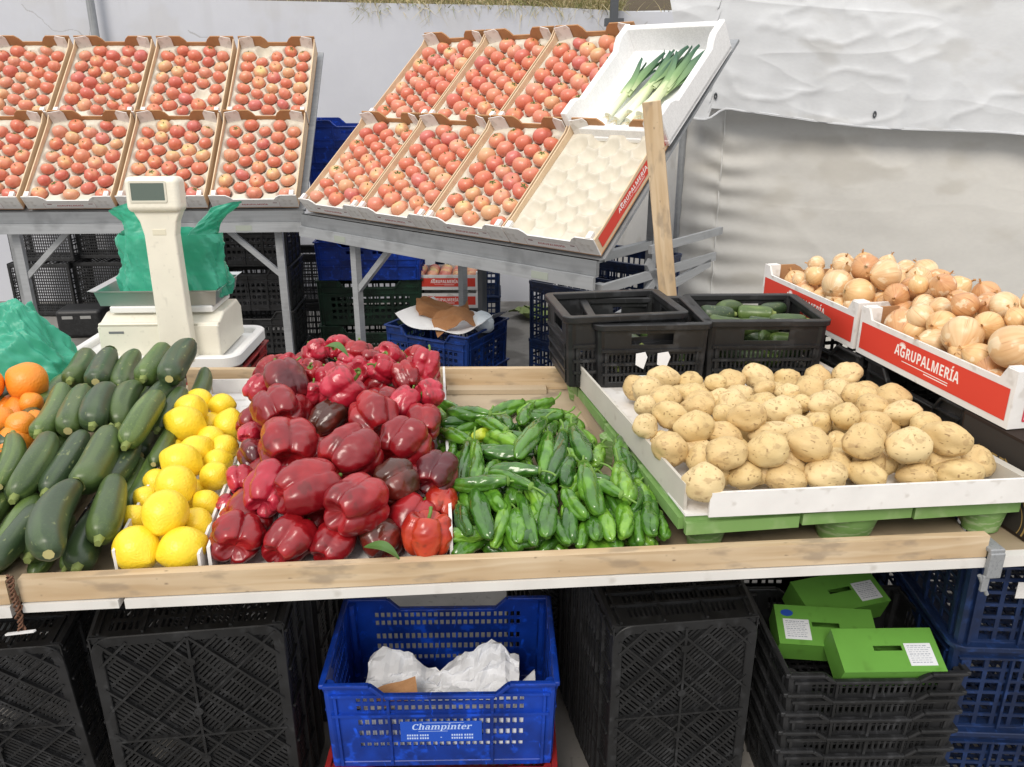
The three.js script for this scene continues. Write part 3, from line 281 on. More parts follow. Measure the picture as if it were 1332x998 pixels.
const trayG = {
  base: cubeUV(box(TW, 0.004, TL, 0, 0.002, -TL / 2)),
  front: cubeUV(panel(notched(TW, 0.078, 0.026, 0.095), [], 0.005).translate(0, 0.004, -0.0025)),
  back: cubeUV(panel(notched(TW - 0.002, 0.102, 0.036, 0.05), [], 0.006).translate(0, 0.004, -TL + 0.003)),
  side: cubeUV(panel([[0, 0], [TL - 0.012, 0], [TL - 0.012, 0.088], [TL - 0.06, 0.074], [0.06, 0.066], [0, 0.07]], [], 0.005).rotateY(Math.PI / 2).translate(0, 0.004, -0.006)),
  flap: cubeUV(panel([[-0.034, 0], [0.034, 0], [0.034, 0.108], [-0.022, 0.108], [-0.034, 0.09]], [], 0.003)),
  tab: cubeUV(box(0.02, 0.014, 0.03)), print: new THREE.PlaneGeometry(0.24, 0.038),
  band: new THREE.PlaneGeometry(TL - 0.05, 0.05),
};
const innerCard = paleCard;
function tray(label, group, pos, yaw, empty) {
  const t = thing('tomato_tray', label, 'tray', pos, yaw, group); t.rotation.x = SLOPE;
  mesh('base', trayG.base, cardMat, t); mesh('liner', linerGeo, pulpMat, t);
  const f = mesh('printed_panel', trayG.front, whiteCard, t); const p = mesh('print', trayG.print, trayPrintMat, f); p.position.set(0, 0.025, 0.0012);
  mesh('handle_panel', trayG.back, cardMat, t);
  for (const s of [-1, 1]) {
    const w = mesh('side_panel', trayG.side, innerCard, t); w.position.x = s * (TW / 2 - 0.0035);
    const fl = mesh('corner_flap', trayG.flap, whiteCard, t); fl.position.set(s * (TW / 2 - 0.045), 0.006, -TL + 0.014 + 0.006); fl.rotation.y = -s * 0.28; fl.scale.x = s;
    const tb = mesh('stacking_tab', trayG.tab, whiteCard, t); tb.position.set(s * (TW / 2 - 0.022), 0.078, -0.018);
  }
  if (empty) { const b = mesh('red_band', trayG.band, bandMat, t); b.rotation.y = Math.PI / 2; b.position.set(TW / 2 + 0.0002, 0.04, -TL / 2); b.scale.y = 0.9; t.updateMatrixWorld(); }
  return t;
}
function stand(label, p, q, yaw, legs, depth) { // market trestle whose deck slopes up away from the front rail between p and q
  const L = Math.hypot(q[0] - p[0], q[1] - p[1]), t = thing('sloping_stand', label, 'market stand', [(p[0] + q[0]) / 2, 0, (p[1] + q[1]) / 2], yaw, null), y = 1.095;
  mesh('front_rail', cubeUV(M([box(L, 0.052, 0.018, 0, y - 0.03, 0.03), box(L, 0.004, 0.05, 0, y - 0.006, 0.012)])), aluDull, t);
  mesh('lower_rail', cubeUV(M([box(L, 0.042, 0.014, 0, y - 0.082, 0.048), box(L, 0.003, 0.03, 0, y - 0.059, 0.038)])), alu, t);
  const c = Math.cos(SLOPE), s = Math.sin(SLOPE), D = 2 * TL + 0.04;
  mesh('deck', cubeUV(box(L, 0.012, D).rotateX(SLOPE).translate(0, y - 0.012 + D / 2 * s, -D / 2 * c - 0.012)), galv, t);
  for (const x of [-L / 2 + 0.2, L / 2 - 0.3]) { mesh('rear_post', cubeUV(bar([x, 0, -D * c + 0.05], [x, y + D * s - 0.1, -D * c + 0.05], 0.035, 0.035)), alu, t); mesh('side_beam', cubeUV(bar([x, y - 0.1, -0.02], [x, y - 0.1, -D * c + 0.03], 0.03, 0.035)), alu, t); }
  for (const [x, dir] of legs) { mesh('leg', cubeUV(bar([x, 0, -0.02], [x, y - 0.075, -0.02], 0.036, 0.03)), alu, t); if (dir) mesh('brace', cubeUV(bar([x, y - 0.33, -0.021], [x + dir * 0.26, y - 0.085, -0.021], 0.022, 0.024)), alu, t); }
  for (const x of [-L * 0.32, L * 0.36]) mesh('sticker', box(0.075, 0.026, 0.001, x, y - 0.083, 0.0558), std({ color: 0x9aa096, roughness: 0.6 }), t);
  return t;
}
const YL = 0.05, YR = -0.705;
stand('aluminium stand under the straight double row of tomato trays behind the scale', [-3.0, -3.86], [-0.985, -3.965], YL, [[-0.36, 1], [0.87, -1], [-0.97, 1]]);
{ const s = stand('aluminium stand set at an angle under the tomato trays with the wooden post', [-0.945, -3.835], [0.31, -2.77], YR, [[-0.52, 1]]);
  // end frame with cross bars, seen at the open right end
  const x = 0.805, y = 1.0, D = 0.86;
  for (const [a, b] of [[[x, y - 0.02, 0.0], [x, y - 0.03, -D]], [[x, y - 0.16, 0.0], [x, y - 0.05, -D * 0.95]], [[x, y + 0.03, -0.32], [x, y - 0.33, -0.62]], [[x, y - 0.3, -0.02], [x, y - 0.02, -0.42]]]) mesh('end_brace', cubeUV(bar(a, b, 0.014, 0.034)), alu, s);
  mesh('leg', cubeUV(bar([x, 0, -0.02], [x, y, -0.02], 0.04, 0.035)), alu, s); mesh('leg', cubeUV(bar([-0.12, 0, -0.42], [-0.12, y + 0.2, -0.42], 0.03, 0.03)), darkSteel, s);
  mesh('end_brace', cubeUV(bar([x - 0.02, y - 0.12, 0.01], [x - 0.19, y - 0.42, 0.0], 0.03, 0.014)), alu, s);
  mesh('end_brace', cubeUV(bar([x + 0.02, y + 0.08, -0.3], [x + 0.02, y + 0.08, -0.86], 0.014, 0.03)), alu, s);
}
// tomatoes: three shapes, several ripeness colours
const tomG = [0, 1, 2].map((k) => paint(surf(20, 12, (u, v) => {
  const a = u * Math.PI * 2, b = v * Math.PI, s = Math.sin(b), rib = 1 + (0.03 + 0.02 * k) * s * Math.cos(a * (5 + k) + k) + 0.04 * (fb3(Math.cos(a) * s * 1.5 + 9 * k, Math.cos(b) * 1.5, Math.sin(a) * s * 1.5) - 0.5);
  const r = 0.0355 * s * rib, y = 0.029 * Math.cos(b) * (1 + 0.03 * k) - 0.0075 * Math.exp(-((s / 0.3) ** 2)) * Math.sign(Math.cos(b)) * (Math.cos(b) > 0 ? 1 : 0.4); return [r * Math.cos(a), -y * -1, r * Math.sin(a)];
}, true), (x, y, z) => { const d = Math.hypot(x, z), n = fb3(x * 60 + k * 9, y * 60, z * 60), sh = smooth(y, 0.008, 0.027) * smooth(n, 0.25, 0.7); return mix3([1, 1, 1], [0.95, 1.9, 1.0], clamp(sh * 0.5 + (n - 0.5) * 0.25, 0, 1)); }));
const tomM = [0xd2765e, 0xd6826a, 0xcc6c5c, 0xd88c6e, 0xcc7068, 0xdc9a7a, 0xd89078, 0xd8a27c].map((c) => phy({ color: c, vertexColors: true, roughness: 0.36, clearcoat: 0.25, clearcoatRoughness: 0.25 }));
const calyxG = M([0, 1, 2, 3, 4].map((i) => surf(1, 3, (u, v) => [(u - 0.5) * 0.010 * (1 - v), 0.0225 + 0.004 * Math.sin(v * 2.6) - 0.002 * v, 0.003 + 0.017 * v]).rotateY(i * 1.2566 + 0.2 * (i % 2))).concat([new THREE.CylinderGeometry(0.0018, 0.0022, 0.008, 5).translate(0, 0.027, 0)]));
const calyxM = std({ color: 0x55692f, roughness: 0.8, side: THREE.DoubleSide });
let tomN = 0; const leftover = [];
function fillTray(t, label, group, opt = {}) {
  t.updateMatrixWorld(true); const holes = opt.holes ?? [];
  CUP.forEach(([x, z], i) => {
    if (holes.includes(i)) return;
    const p = t.localToWorld(V(x + rr(-0.003, 0.003), 0.046 + rr(-0.003, 0.003), z + rr(-0.003, 0.003))), q = new THREE.Quaternion().setFromEuler(new THREE.Euler((opt.tip ?? 0.1) + rr(-0.55, 0.55), rr(0, 6.3), rr(-0.5, 0.5), 'XYZ'));
    const sc = rr(0.88, 1.1) * (opt.grow ?? 1), gi = Math.floor(rnd() * 3), mi = Math.floor(Math.pow(rnd(), 2.0) * 8), full = new THREE.Quaternion().setFromEuler(new THREE.Euler(opt.base ?? 0.35, rr(0, 6.3), 0, 'XYZ')).premultiply(q);
    if (opt.mass) { leftover.push({ p, q: full, sc, gi, mi }); return; }
    const m = single('tomato', tomG[gi], tomM[mi], label, 'tomato', group); m.position.copy(p); m.quaternion.copy(full); m.scale.setScalar(sc); mesh('calyx', calyxG, calyxM, m); tomN++;
  });
}
{
  const row = (k) => [0, -k * (TL + 0.012) * Math.cos(SLOPE), k * (TL + 0.012) * Math.sin(SLOPE)];
  // straight stand: four columns, lower and upper row
  const words = ['at the far end', 'below the grey post', 'over the scale', 'next to the blue crates'];
  for (let k = 0; k < 2; k++) for (let c = 0; c < 4; c++) {
    const x = -1.212 - (3 - c) * 0.4235, d = row(k), z = -3.955 - (x + 1.0) * -0.05 * -1 + d[1];
    const where = (k ? 'upper' : 'lower') + ' straight row tray ' + words[c];
    const t = tray('shallow cardboard tray of tomatoes, ' + where, 'tomato trays on the straight stand', [x - (k ? 0.02 : 0), 1.1 + d[2], z], YL);
    fillTray(t, 'ripe tomato in the ' + where, 'tomatoes in the ' + where, { mass: k === 1 && c !== 3, holes: k === 1 && c === 3 ? [11] : k === 1 && c === 2 ? [19] : [], base: 0.2, grow: 0.95 });
  }
  const words2 = ['beside the blue crates', 'second from the blue crates', 'third from the blue crates', 'by the wooden post'];
  const cy = Math.cos(YR), sy = Math.sin(YR);
  for (let k = 0; k < 2; k++) for (let c = 0; c < 4; c++) {
    if (k && c === 3) continue;
    const s = -0.612 + c * 0.4085, d = row(k), lx = s, lz = 0.0 + d[1], x = -0.3175 + lx * cy + lz * sy, z = -3.3025 - lx * sy + lz * cy, empty = !k && c === 3;
    const where = (k ? 'upper' : 'lower') + ' angled row tray ' + words2[c];
    const t = tray(empty ? 'tray holding only its cream pulp liner, on the angled stand by the wooden post' : 'open cardboard tray of tomatoes, ' + where, 'tomato trays on the angled stand', [x, 1.1 + d[2], z], YR, empty);
    if (!empty) fillTray(t, 'ripe tomato in the ' + where, 'tomatoes in the ' + where, { base: 0.15, grow: 1.02 });
  }
  // what is left of the tomatoes (past three hundred): one mass
  const gs = leftover.flatMap(({ p, q, sc, gi, mi }) => { const g = tomG[gi].clone(), a = g.attributes.color, c = tomM[mi].color; for (let i = 0; i < a.count; i++) a.setXYZ(i, a.getX(i) * c.r, a.getY(i) * c.g, a.getZ(i) * c.b); const cg = paint(calyxG.clone(), () => calyxM.color.toArray()); const m = new THREE.Matrix4().compose(p, q, V(sc, sc, sc)); const ng = g.toNonIndexed(); return [ng.applyMatrix4(m), (cg.index ? cg.toNonIndexed() : cg).applyMatrix4(m)]; });
  single('tomatoes', mergeGeometries(gs), phy({ vertexColors: true, roughness: 0.36, clearcoat: 0.25, clearcoatRoughness: 0.25 }), 'ripe tomatoes filling the other trays of the upper row on the straight stand', 'tomatoes', null, 'stuff');
}

// ------------------------------------------------------------------ polystyrene box with leeks, wooden post
{
  const cy = Math.cos(YR), sy = Math.sin(YR), s = 0.612, k = 0.9, lz = -(TL + 0.012) * k * Math.cos(SLOPE), x = -0.3175 + s * cy + lz * sy, z = -3.3025 - s * sy + lz * cy;
  const t = thing('foam_box', 'white polystyrene box tilted beside the upper tomato trays', 'box', [x, 1.1 + (TL + 0.012) * k * Math.sin(SLOPE) + 0.022, z], YR); t.rotation.x = SLOPE - 0.03; t.rotation.y = YR;
  const eps = std({ map: rep(dataTex(128, 128, (u, v) => grey(236 + 14 * vn(u * 40, v * 40, 40, 40, 2) - 8 * fbm(u * 5, v * 5, 5, 5, 3, 1))), 6), roughness: 0.85 });
  const w = 0.44, L = 0.54, q = 0.028;
  mesh('base', rbox(w, 0.022, L, 0.006, 0, 0.011, -L / 2), eps, t);
  const wave = (len, h, lo) => { const p = [[-len / 2, 0], [len / 2, 0], [len / 2, h]]; p.push([len * 0.36, h], [len * 0.31, h - lo * 0.4], [len * 0.27, h - lo], [-len * 0.27, h - lo], [-len * 0.31, h - lo * 0.4], [-len * 0.36, h], [-len / 2, h]); return p; };
  for (const i of [-1, 1]) mesh('long_wall', panel(wave(L - 0.012, 0.122, 0.03), [], q - 0.008, 0.004).rotateY(Math.PI / 2).translate(i * (w / 2 - q / 2), 0.0, -L / 2), eps, t);
  mesh('short_wall', panel(rect(w - 2 * q, 0.12), [], q - 0.008, 0.004).translate(0, 0, -L + q / 2 + 0.004), eps, t);
  mesh('short_wall', panel(rect(w - 2 * q, 0.055), [], q - 0.008, 0.004).translate(0, 0, -q / 2 - 0.004), eps, t);
  t.updateMatrixWorld(true);
  // leeks: white shank, leaves fanning out and fading to blue-green
  const leafM = std({ vertexColors: true, roughness: 0.55, side: THREE.DoubleSide });
  const leekCol = (v) => (v < 0.35 ? mix3(lin(0xe9ecd8), lin(0xd5dfb0), v / 0.35) : v < 0.6 ? mix3(lin(0xd5dfb0), lin(0x7fa06a), (v - 0.35) / 0.25) : mix3(lin(0x7fa06a), lin(0x3f6450), (v - 0.6) / 0.4));
  [[0.03, -0.04, -0.32, 0.43, 0.024], [0.075, -0.06, -0.14, 0.42, 0.026], [0.01, -0.09, -0.05, 0.4, 0.022], [-0.07, -0.06, -0.08, 0.4, 0.02], [-0.03, -0.05, -0.22, 0.44, 0.022]].forEach(([lx, z0, ang, len, r], n) => {
    const l = thing('leek', n < 3 ? 'fresh leek with fanned blue-green leaves lying in the polystyrene box' : 'dark leafed leek at the edge of the bunch in the polystyrene box', 'leek', [0, 0, 0], 0, 'leeks in the polystyrene box');
    const sh = paint(new THREE.CylinderGeometry(r * 0.8, r, len * 0.5, 12, 6).translate(0, len * 0.25, 0), (X, Y) => leekCol(Y / len * 0.95)); mesh('shank', sh, leafM, l);
    const roots = M(Array.from({ length: 9 }, (_, i) => tube([[0, 0, 0], [Math.cos(i) * 0.012, -0.015, Math.sin(i) * 0.012], [Math.cos(i) * 0.02, -0.028, Math.sin(i) * 0.016]], 0.0012, 4, 4))); mesh('roots', roots, std({ color: 0xd8cba4, roughness: 1 }), l);
    for (let k = 0; k < 6; k++) {
      const a = k * 1.05 + n, out = rr(0.02, 0.07), wd = rr(0.02, 0.034), top = len * rr(0.85, 1.12), bend = rr(-0.05, 0.05);
      const lf = paint(surf(4, 14, (u, v) => { const f = 0.42 + 0.58 * v, e = (u - 0.5) * 2, w2 = wd * (1 - 0.75 * Math.pow(v, 2.4)); return [Math.cos(a) * (r * 0.6 + out * v * v) + e * w2 * Math.sin(a) + bend * v * v, f * top, Math.min(Math.sin(a) * (r * 0.6 + out * v * v), 0.05) * 0.6 - e * w2 * Math.cos(a) * 0.5 + 0.008 * (1 - e * e) * 1.2]; }), (X, Y) => leekCol(clamp(0.4 + 0.6 * (Y / top - 0.42) / 0.5, 0, 1))); mesh('leaf', lf, leafM, l);
    }
    const p = t.localToWorld(V(lx, 0.022 + r + (n % 2) * 0.012, z0 - 0.02)); l.scale.setScalar(0.84); l.position.copy(p); const q2 = t.quaternion.clone().multiply(new THREE.Quaternion().setFromEuler(new THREE.Euler(-Math.PI / 2, 0, ang, 'YXZ'))); l.quaternion.copy(q2);
  });
  const post = single('wooden_post', cubeUV(rbox(0.054, 1.62, 0.03, 0.003, 0, 0.81, 0).rotateZ(Math.PI / 2)).rotateZ(-Math.PI / 2), woodMat, 'rough wooden post leaning in front of the tray with only its liner', 'post'); post.position.set(0.638, 0.0, -2.5); post.rotation.z = 0.145; post.rotation.y = -0.2;
}

// ------------------------------------------------------------------ crates behind and under the rear stands
{
  // mesh crates on their sides along the wall under the straight stand
  [[-3.05, 0.21, -6.05], [-2.62, 0.21, -6.1], [-3.0, 0.625, -6.08], [-2.52, 0.62, -6.05], [-3.5, 0.21, -6.0], [-3.45, 0.62, -6.0]].forEach(([x, y, z], i) => crate('mesh_crate', 'mesh', i % 2 ? blackPl : blackPl2, 'black mesh crate laid on its side by the wall under the straight stand', 'mesh crates by the wall', [x, y, z], 0, -Math.PI / 2 + 0.0, 0, [0.78, 1, 1]));
  [[-2.0, 0.0], [-2.0, 0.29], [-2.0, 0.58]].forEach(([x, y], i) => crate('stacking_crate', 'mesh', blackPl, 'black mesh crate, ' + fromTop(i, 3) + ' of the upright stack by the wall behind the scale', 'black crates behind the scale', [x, y, -5.9], 0.1));
  const bin = thing('plastic_case', 'dark plastic case with two slots on the ground by the mesh crates', 'case', [-2.98, 0, -5.55], 0.1); mesh('body', rbox(0.3, 0.2, 0.22, 0.03, 0, 0.1, 0), blackPl2, bin); for (const x of [-0.07, 0.05]) mesh('slot', box(0.07, 0.02, 0.004, x, 0.15, 0.111), std({ color: 0x9a9a98, roughness: 0.8 }), bin);
  // black stack behind the scale
  for (let i = 0; i < 4; i++) { const cr = crate('stacking_crate', 'deep', i < 2 ? blackPl2 : blackPl, 'black plastic crate, ' + fromTop(i, 4) + ' in the stack under the straight stand end', 'black crates under the straight stand', [-1.43, i * 0.245, -4.52], 0.04, 0, 0, [0.92, 0.84, 1]); if (i === 1) mesh('chalk_mark', new THREE.PlaneGeometry(0.12, 0.05).translate(-0.08, 0.13, 0.181), std({ map: canvasTex(128, 64, (c, w, h) => { c.fillStyle = '#1d1e20'; c.fillRect(0, 0, w, h); c.fillStyle = '#c9cccc'; c.font = 'bold 40px sans-serif'; c.fillText('B.Ts', 14, 46); }), roughness: 0.8 }), cr); }
  // tall stack: two green crates carrying blue ones
  for (let i = 0; i < 2; i++) crate('green_crate', 'deep', greenPl, (i ? 'upper' : 'lower') + ' dark green plastic crate under the tall blue stack', 'green crates under the blue stack', [-0.86, i * 0.28, -4.98], 0.06, 0, 0, [1.24, 0.96, 1]);
  for (let i = 0; i < 4; i++) crate('blue_crate', 'solid', bluePl, 'bright blue plastic crate, ' + fromTop(i, 4) + ' blue one between the two tomato stands', 'blue crates in the tall stack', [-0.85 + (i % 2) * 0.01, 0.56 + i * 0.225, -4.98], 0.03 + (i % 2) * 0.03, 0, 0, [1.1, 0.82, 1]);
  for (let i = 0; i < 2; i++) crate('slatted_crate', 'mesh', i ? blackPl : blackPl2, (i ? 'upper' : 'lower') + ' black open crate between the two tomato stands', 'open crates between the stands', [-1.32, 0.0 + i * 0.32, -5.35], 0.05, 0, 0, [0.6, 1.05, 0.8]);
  // blue mesh crate behind the red tomato boxes
  for (let i = 0; i < 3; i++) crate('blue_mesh_crate', 'mesh', navyPl, 'navy blue mesh crate, ' + fromTop(i, 3) + ' of the stack behind the low red tomato boxes', 'navy mesh crates', [-0.3, i * 0.29, -5.6], 0.02, 0, 0, [0.72, 1, 0.8]);
  crate('stacking_crate', 'deep', blackPl2, 'black crate carrying the two red tomato boxes', 'crates carrying boxes', [-0.41, 0.0, -5.0], 0, 0, 0, [0.9, 1.3, 1]);
  // two red and white boxes of tomatoes
  for (let i = 0; i < 2; i++) {
    const b = thing('tomato_box', i ? 'upper red and white tomato box on the low pile behind the blue crate' : 'lower red and white tomato box on the low pile behind the blue crate', 'box', [-0.405, 0.378 + i * 0.112, -4.98], 0.0);
    mesh('wall', cubeUV(M([box(0.42, 0.09, 0.006, 0, 0.045, 0.147), box(0.42, 0.09, 0.006, 0, 0.045, -0.147), box(0.006, 0.09, 0.288, 0.207, 0.045, 0), box(0.006, 0.09, 0.288, -0.207, 0.045, 0), box(0.408, 0.004, 0.288, 0, 0.002, 0)])), whiteCard, b);
    for (const s of [-1, 1]) mesh('corner', rbox(0.022, 0.108, 0.03, 0.004, s * 0.2, 0.054, 0.134), whiteCard, b);
    mesh('printed_band', new THREE.PlaneGeometry(0.37, 0.052).translate(0, 0.046, 0.1512), bandMat, b);
  }
  for (let i = 0; i < 5; i++) for (let j = 0; j < 4; j++) { const m = single('tomato', tomG[(i + j) % 3], tomM[3 + ((i * 3 + j) % 5)], 'orange red tomato in the upper of the two red boxes on the low pile', 'tomato', 'tomatoes in the low red boxes'); m.position.set(-0.56 + i * 0.078, 0.565, -4.89 - j * 0.062); m.rotation.set(0.3, i, 0); m.scale.setScalar(1.0); }
  // blue crates with wrapping paper
  for (let i = 0; i < 3; i++) crate('blue_bin', 'deep', blue2Pl, i === 2 ? 'blue crate holding crumpled paper and cardboard scraps behind the peppers' : (i ? 'middle' : 'bottom') + ' blue crate under the one holding paper scraps', i === 2 ? null : 'blue crates under the scrap crate', [-0.3, i * 0.2, -3.69], -0.5, 0, 0, [0.88, 0.75, 1.02]);
  { const sh = single('paper_sheet', surf(30, 30, (u, v) => { const x = (u - 0.5) * 0.42, z = (v - 0.5) * 0.34; return [x, 0.59 + 0.05 * fb3(x * 7, z * 7, 3) + 0.06 * Math.pow(Math.abs(u - 0.5) * 2, 3), z]; }), std({ color: 0xf0f1f3, roughness: 0.8, side: THREE.DoubleSide }), 'white paper sheet lining the blue scrap crate', 'paper'); sh.position.set(-0.27, 0, -3.69); sh.rotation.y = -0.45;
    const c1 = single('cardboard_scrap', surf(16, 16, (u, v) => [(u - 0.5) * 0.2, 0.06 * Math.sin(u * 3) + 0.04 * vn(u * 5, v * 5), (v - 0.5) * 0.12 + 0.03 * u]), std({ map: rep(cardTex, 2), color: 0xe6dcd4, roughness: 0.9, side: THREE.DoubleSide }), 'brown cardboard scrap crumpled on the white paper in the blue crate', 'cardboard'); c1.position.set(-0.26, 0.62, -3.62); c1.rotation.set(0.5, 0.4, 0.2);
    const c2 = single('cardboard_scrap', surf(16, 16, (u, v) => [(u - 0.5) * 0.24, 0.05 * Math.sin(u * 5 + 1) + 0.05 * vn(u * 6, v * 6), (v - 0.5) * 0.1]), std({ map: rep(cardTex, 2), color: 0xe6dcd4, roughness: 0.9, side: THREE.DoubleSide }), 'torn brown cardboard strip at the back of the blue scrap crate', 'cardboard'); c2.position.set(-0.32, 0.635, -3.78); c2.rotation.set(0.9, -0.2, 0.1);
    const cup = single('paper_ball', new THREE.IcosahedronGeometry(0.05, 3), std({ color: 0xdde7ef, roughness: 0.8, flatShading: true }), 'white and blue crumpled paper ball in the scrap crate', 'paper'); { const p = cup.geometry.attributes.position; for (let i = 0; i < p.count; i++) { const v = V().fromBufferAttribute(p, i), f = 0.75 + 0.5 * fb3(v.x * 30, v.y * 30, v.z * 30); p.setXYZ(i, v.x * f, v.y * f, v.z * f); } cup.geometry.computeVertexNormals(); } cup.position.set(-0.13, 0.635, -3.6); }
  // folding black crates and blue crates under the end frame
  for (let i = 0; i < 3; i++) crate('folding_crate', 'upright', blackPl, 'low black folding crate, ' + fromTop(i, 3) + ' of the stack beside the blue scrap crate', 'low black folding crates', [0.17, 0.1 + i * 0.155 - 0.1, -3.22], -0.62, 0, 0, [0.95, 1, 1.05]);
  for (let i = 0; i < 3; i++) crate('blue_mesh_crate', 'mesh', navyPl, 'dark blue mesh crate, ' + fromTop(i, 3) + ' behind the end frame of the angled stand', 'blue crates behind the angled stand', [0.52, i * 0.29, -3.95], -0.65, 0, 0, [0.8, 1, 0.9]);
  for (let i = 0; i < 3; i++) crate('blue_mesh_crate', 'mesh', navyPl, 'dark blue mesh crate, ' + fromTop(i, 3) + ' under the deck of the angled stand', 'blue crates under the angled stand', [0.28, i * 0.27, -3.62], -0.7, 0, 0, [0.55, 0.93, 0.6]);
  // dropped leaves on the ground by the wall
  for (const [x, z, a] of [[0.12, -6.0, 0.3], [0.2, -6.05, 1.4], [0.16, -5.9, 2.2]]) { const l = single('cabbage_leaf', surf(10, 10, (u, v) => [(u - 0.5) * 0.3, 0.02 + 0.07 * vn(u * 4 + a * 9, v * 4), (v - 0.5) * 0.22 * Math.sin(Math.PI * clamp(u, 0.1, 0.9))]), std({ color: 0x7c8b55, roughness: 0.8, side: THREE.DoubleSide }), 'wilted green leaf lying on the ground by the wall', 'leaf', 'wilted leaves on the ground'); l.position.set(x, 0.0, z); l.rotation.y = a; }
}

// ------------------------------------------------------------------ weighing scale on its tray and red crates, green bags
{
  for (let i = 0; i < 4; i++) crate('red_crate', 'deep', redPl, 'red plastic crate, ' + fromTop(i, 4) + ' of the stack under the weighing scale', 'red crates under the scale', [-1.1, i * 0.2, -2.58], 0.03, 0, 0, [0.98, 0.72, 0.95]);
  const tr = thing('white_tray', 'shallow white plastic tray under the weighing scale', 'tray', [-1.12, 0.815, -2.57], 0.02); const wp = std({ color: 0xe6e6e4, roughness: 0.45 });
  mesh('base', rbox(0.52, 0.02, 0.34, 0.008, 0, 0.02, 0), wp, tr); mesh('rim', ring(0.54, 0.36, 0.05, 0.022, 0.03, 0.004).rotateX(-Math.PI / 2).translate(0, 0.015, 0), wp, tr);
  const cream = phy({ color: 0xf1eddd, roughness: 0.42, map: rep(dataTex(128, 128, (u, v) => grey(238 + 12 * fbm(u * 6, v * 6, 6, 6, 4, 2) - 14 * smooth(vn(u * 30, v * 30, 30, 30, 5), 0.85, 1))), 3) }), steel = std({ color: 0xc8c9c9, metalness: 0.85, roughness: 0.32 });
  const s = thing('weighing_scale', 'cream market weighing scale with raised display column and steel pan', 'scale', [-1.085, 0.848, -2.45], 0.04);
  const prof = new THREE.Shape([[0.02, 0.012], [0.02, 0.1], [-0.05, 0.125], [-0.2, 0.125], [-0.23, 0.1], [-0.23, 0.012]].map(([a, b]) => new THREE.Vector2(a, b)));
  mesh('body', new THREE.ExtrudeGeometry(prof, { depth: 0.39, bevelEnabled: true, bevelSize: 0.008, bevelThickness: 0.008, bevelSegments: 3 }).rotateY(-Math.PI / 2).translate(0.195, 0, 0), cream, s);
  mesh('body_lip', rbox(0.405, 0.012, 0.05, 0.004, 0, 0.108, -0.005), cream, s);
  for (const x of [-0.17, 0.17]) for (const z of [0.0, -0.21]) mesh('foot', new THREE.CylinderGeometry(0.014, 0.016, 0.014, 12).translate(x, 0.007, z), darkSteel, s);
  mesh('pan_support', rbox(0.35, 0.022, 0.19, 0.006, 0.0, 0.146, -0.115), wp, s);
  // flared steel pan
  const pan = [];
  const quad = (a, b, y0, y1) => { const A = [[-a[0], y0, a[1]], [a[0], y0, a[1]], [a[0], y0, -a[1]], [-a[0], y0, -a[1]]], B = [[-b[0], y1, b[1]], [b[0], y1, b[1]], [b[0], y1, -b[1]], [-b[0], y1, -b[1]]]; for (let i = 0; i < 4; i++) { const j = (i + 1) % 4, g = new THREE.BufferGeometry(); g.setAttribute('position', new THREE.Float32BufferAttribute([...A[i], ...A[j], ...B[j], ...A[i], ...B[j], ...B[i]], 3)); g.setAttribute('uv', new THREE.Float32BufferAttribute(new Array(12).fill(0), 2)); g.computeVertexNormals(); pan.push(g); } };
  quad([0.195, 0.11], [0.205, 0.12], 0.0, 0.045); quad([0.205, 0.12], [0.22, 0.134], 0.045, 0.052); quad([0.201, 0.116], [0.19, 0.106], 0.0458, 0.002); pan.push(box(0.38, 0.002, 0.21, 0, 0.001, 0));
  const pm = mesh('pan', M(pan), std({ color: 0xc8c9c9, metalness: 0.85, roughness: 0.32, side: THREE.DoubleSide }), s); pm.position.set(-0.01, 0.158, -0.135);
  // column: tapered, flaring into the display head
  const cs = new THREE.Shape([[-0.05, 0.02], [0.05, 0.02], [0.048, 0.09], [0.046, 0.16], [0.044, 0.40], [0.052, 0.44], [0.07, 0.47], [-0.07, 0.47], [-0.052, 0.44], [-0.044, 0.40], [-0.046, 0.16], [-0.048, 0.09]].map(([a, b]) => new THREE.Vector2(a, b)));
  const col = mesh('column', new THREE.ExtrudeGeometry(cs, { depth: 0.035, bevelEnabled: true, bevelSize: 0.006, bevelThickness: 0.006, bevelSegments: 3 }), cream, s); col.position.set(0.07, -0.01, 0.028);
  mesh('recess', rbox(0.045, 0.02, 0.006, 0.003, 0.07, 0.4, 0.067), std({ color: 0xdcd7c2, roughness: 0.5 }), s);
  const hd = mesh('display_head', new RoundedBoxGeometry(0.17, 0.1, 0.07, 4, 0.018), cream, s); hd.position.set(0.067, 0.505, 0.046); hd.rotation.x = -0.08;
  const lcd = mesh('screen', box(0.104, 0.048, 0.004, -0.01, 0.008, 0.0345), phy({ color: 0x55635a, roughness: 0.25, clearcoat: 0.6 }), hd); mesh('screen_frame', ring(0.116, 0.06, 0.006, 0.006, 0.004).translate(-0.01, 0.008, 0.0335), std({ color: 0xcfccbd, roughness: 0.5 }), hd);
  s.scale.x = 0.9; mesh('badge', box(0.05, 0.007, 0.001, -0.14, 0.088, 0.0288), std({ color: 0x77797c, roughness: 0.5 }), s);
  mesh('seam', box(0.33, 0.004, 0.002, -0.03, 0.11, 0.0285), std({ color: 0xb9b5a4, roughness: 0.6 }), s);
}
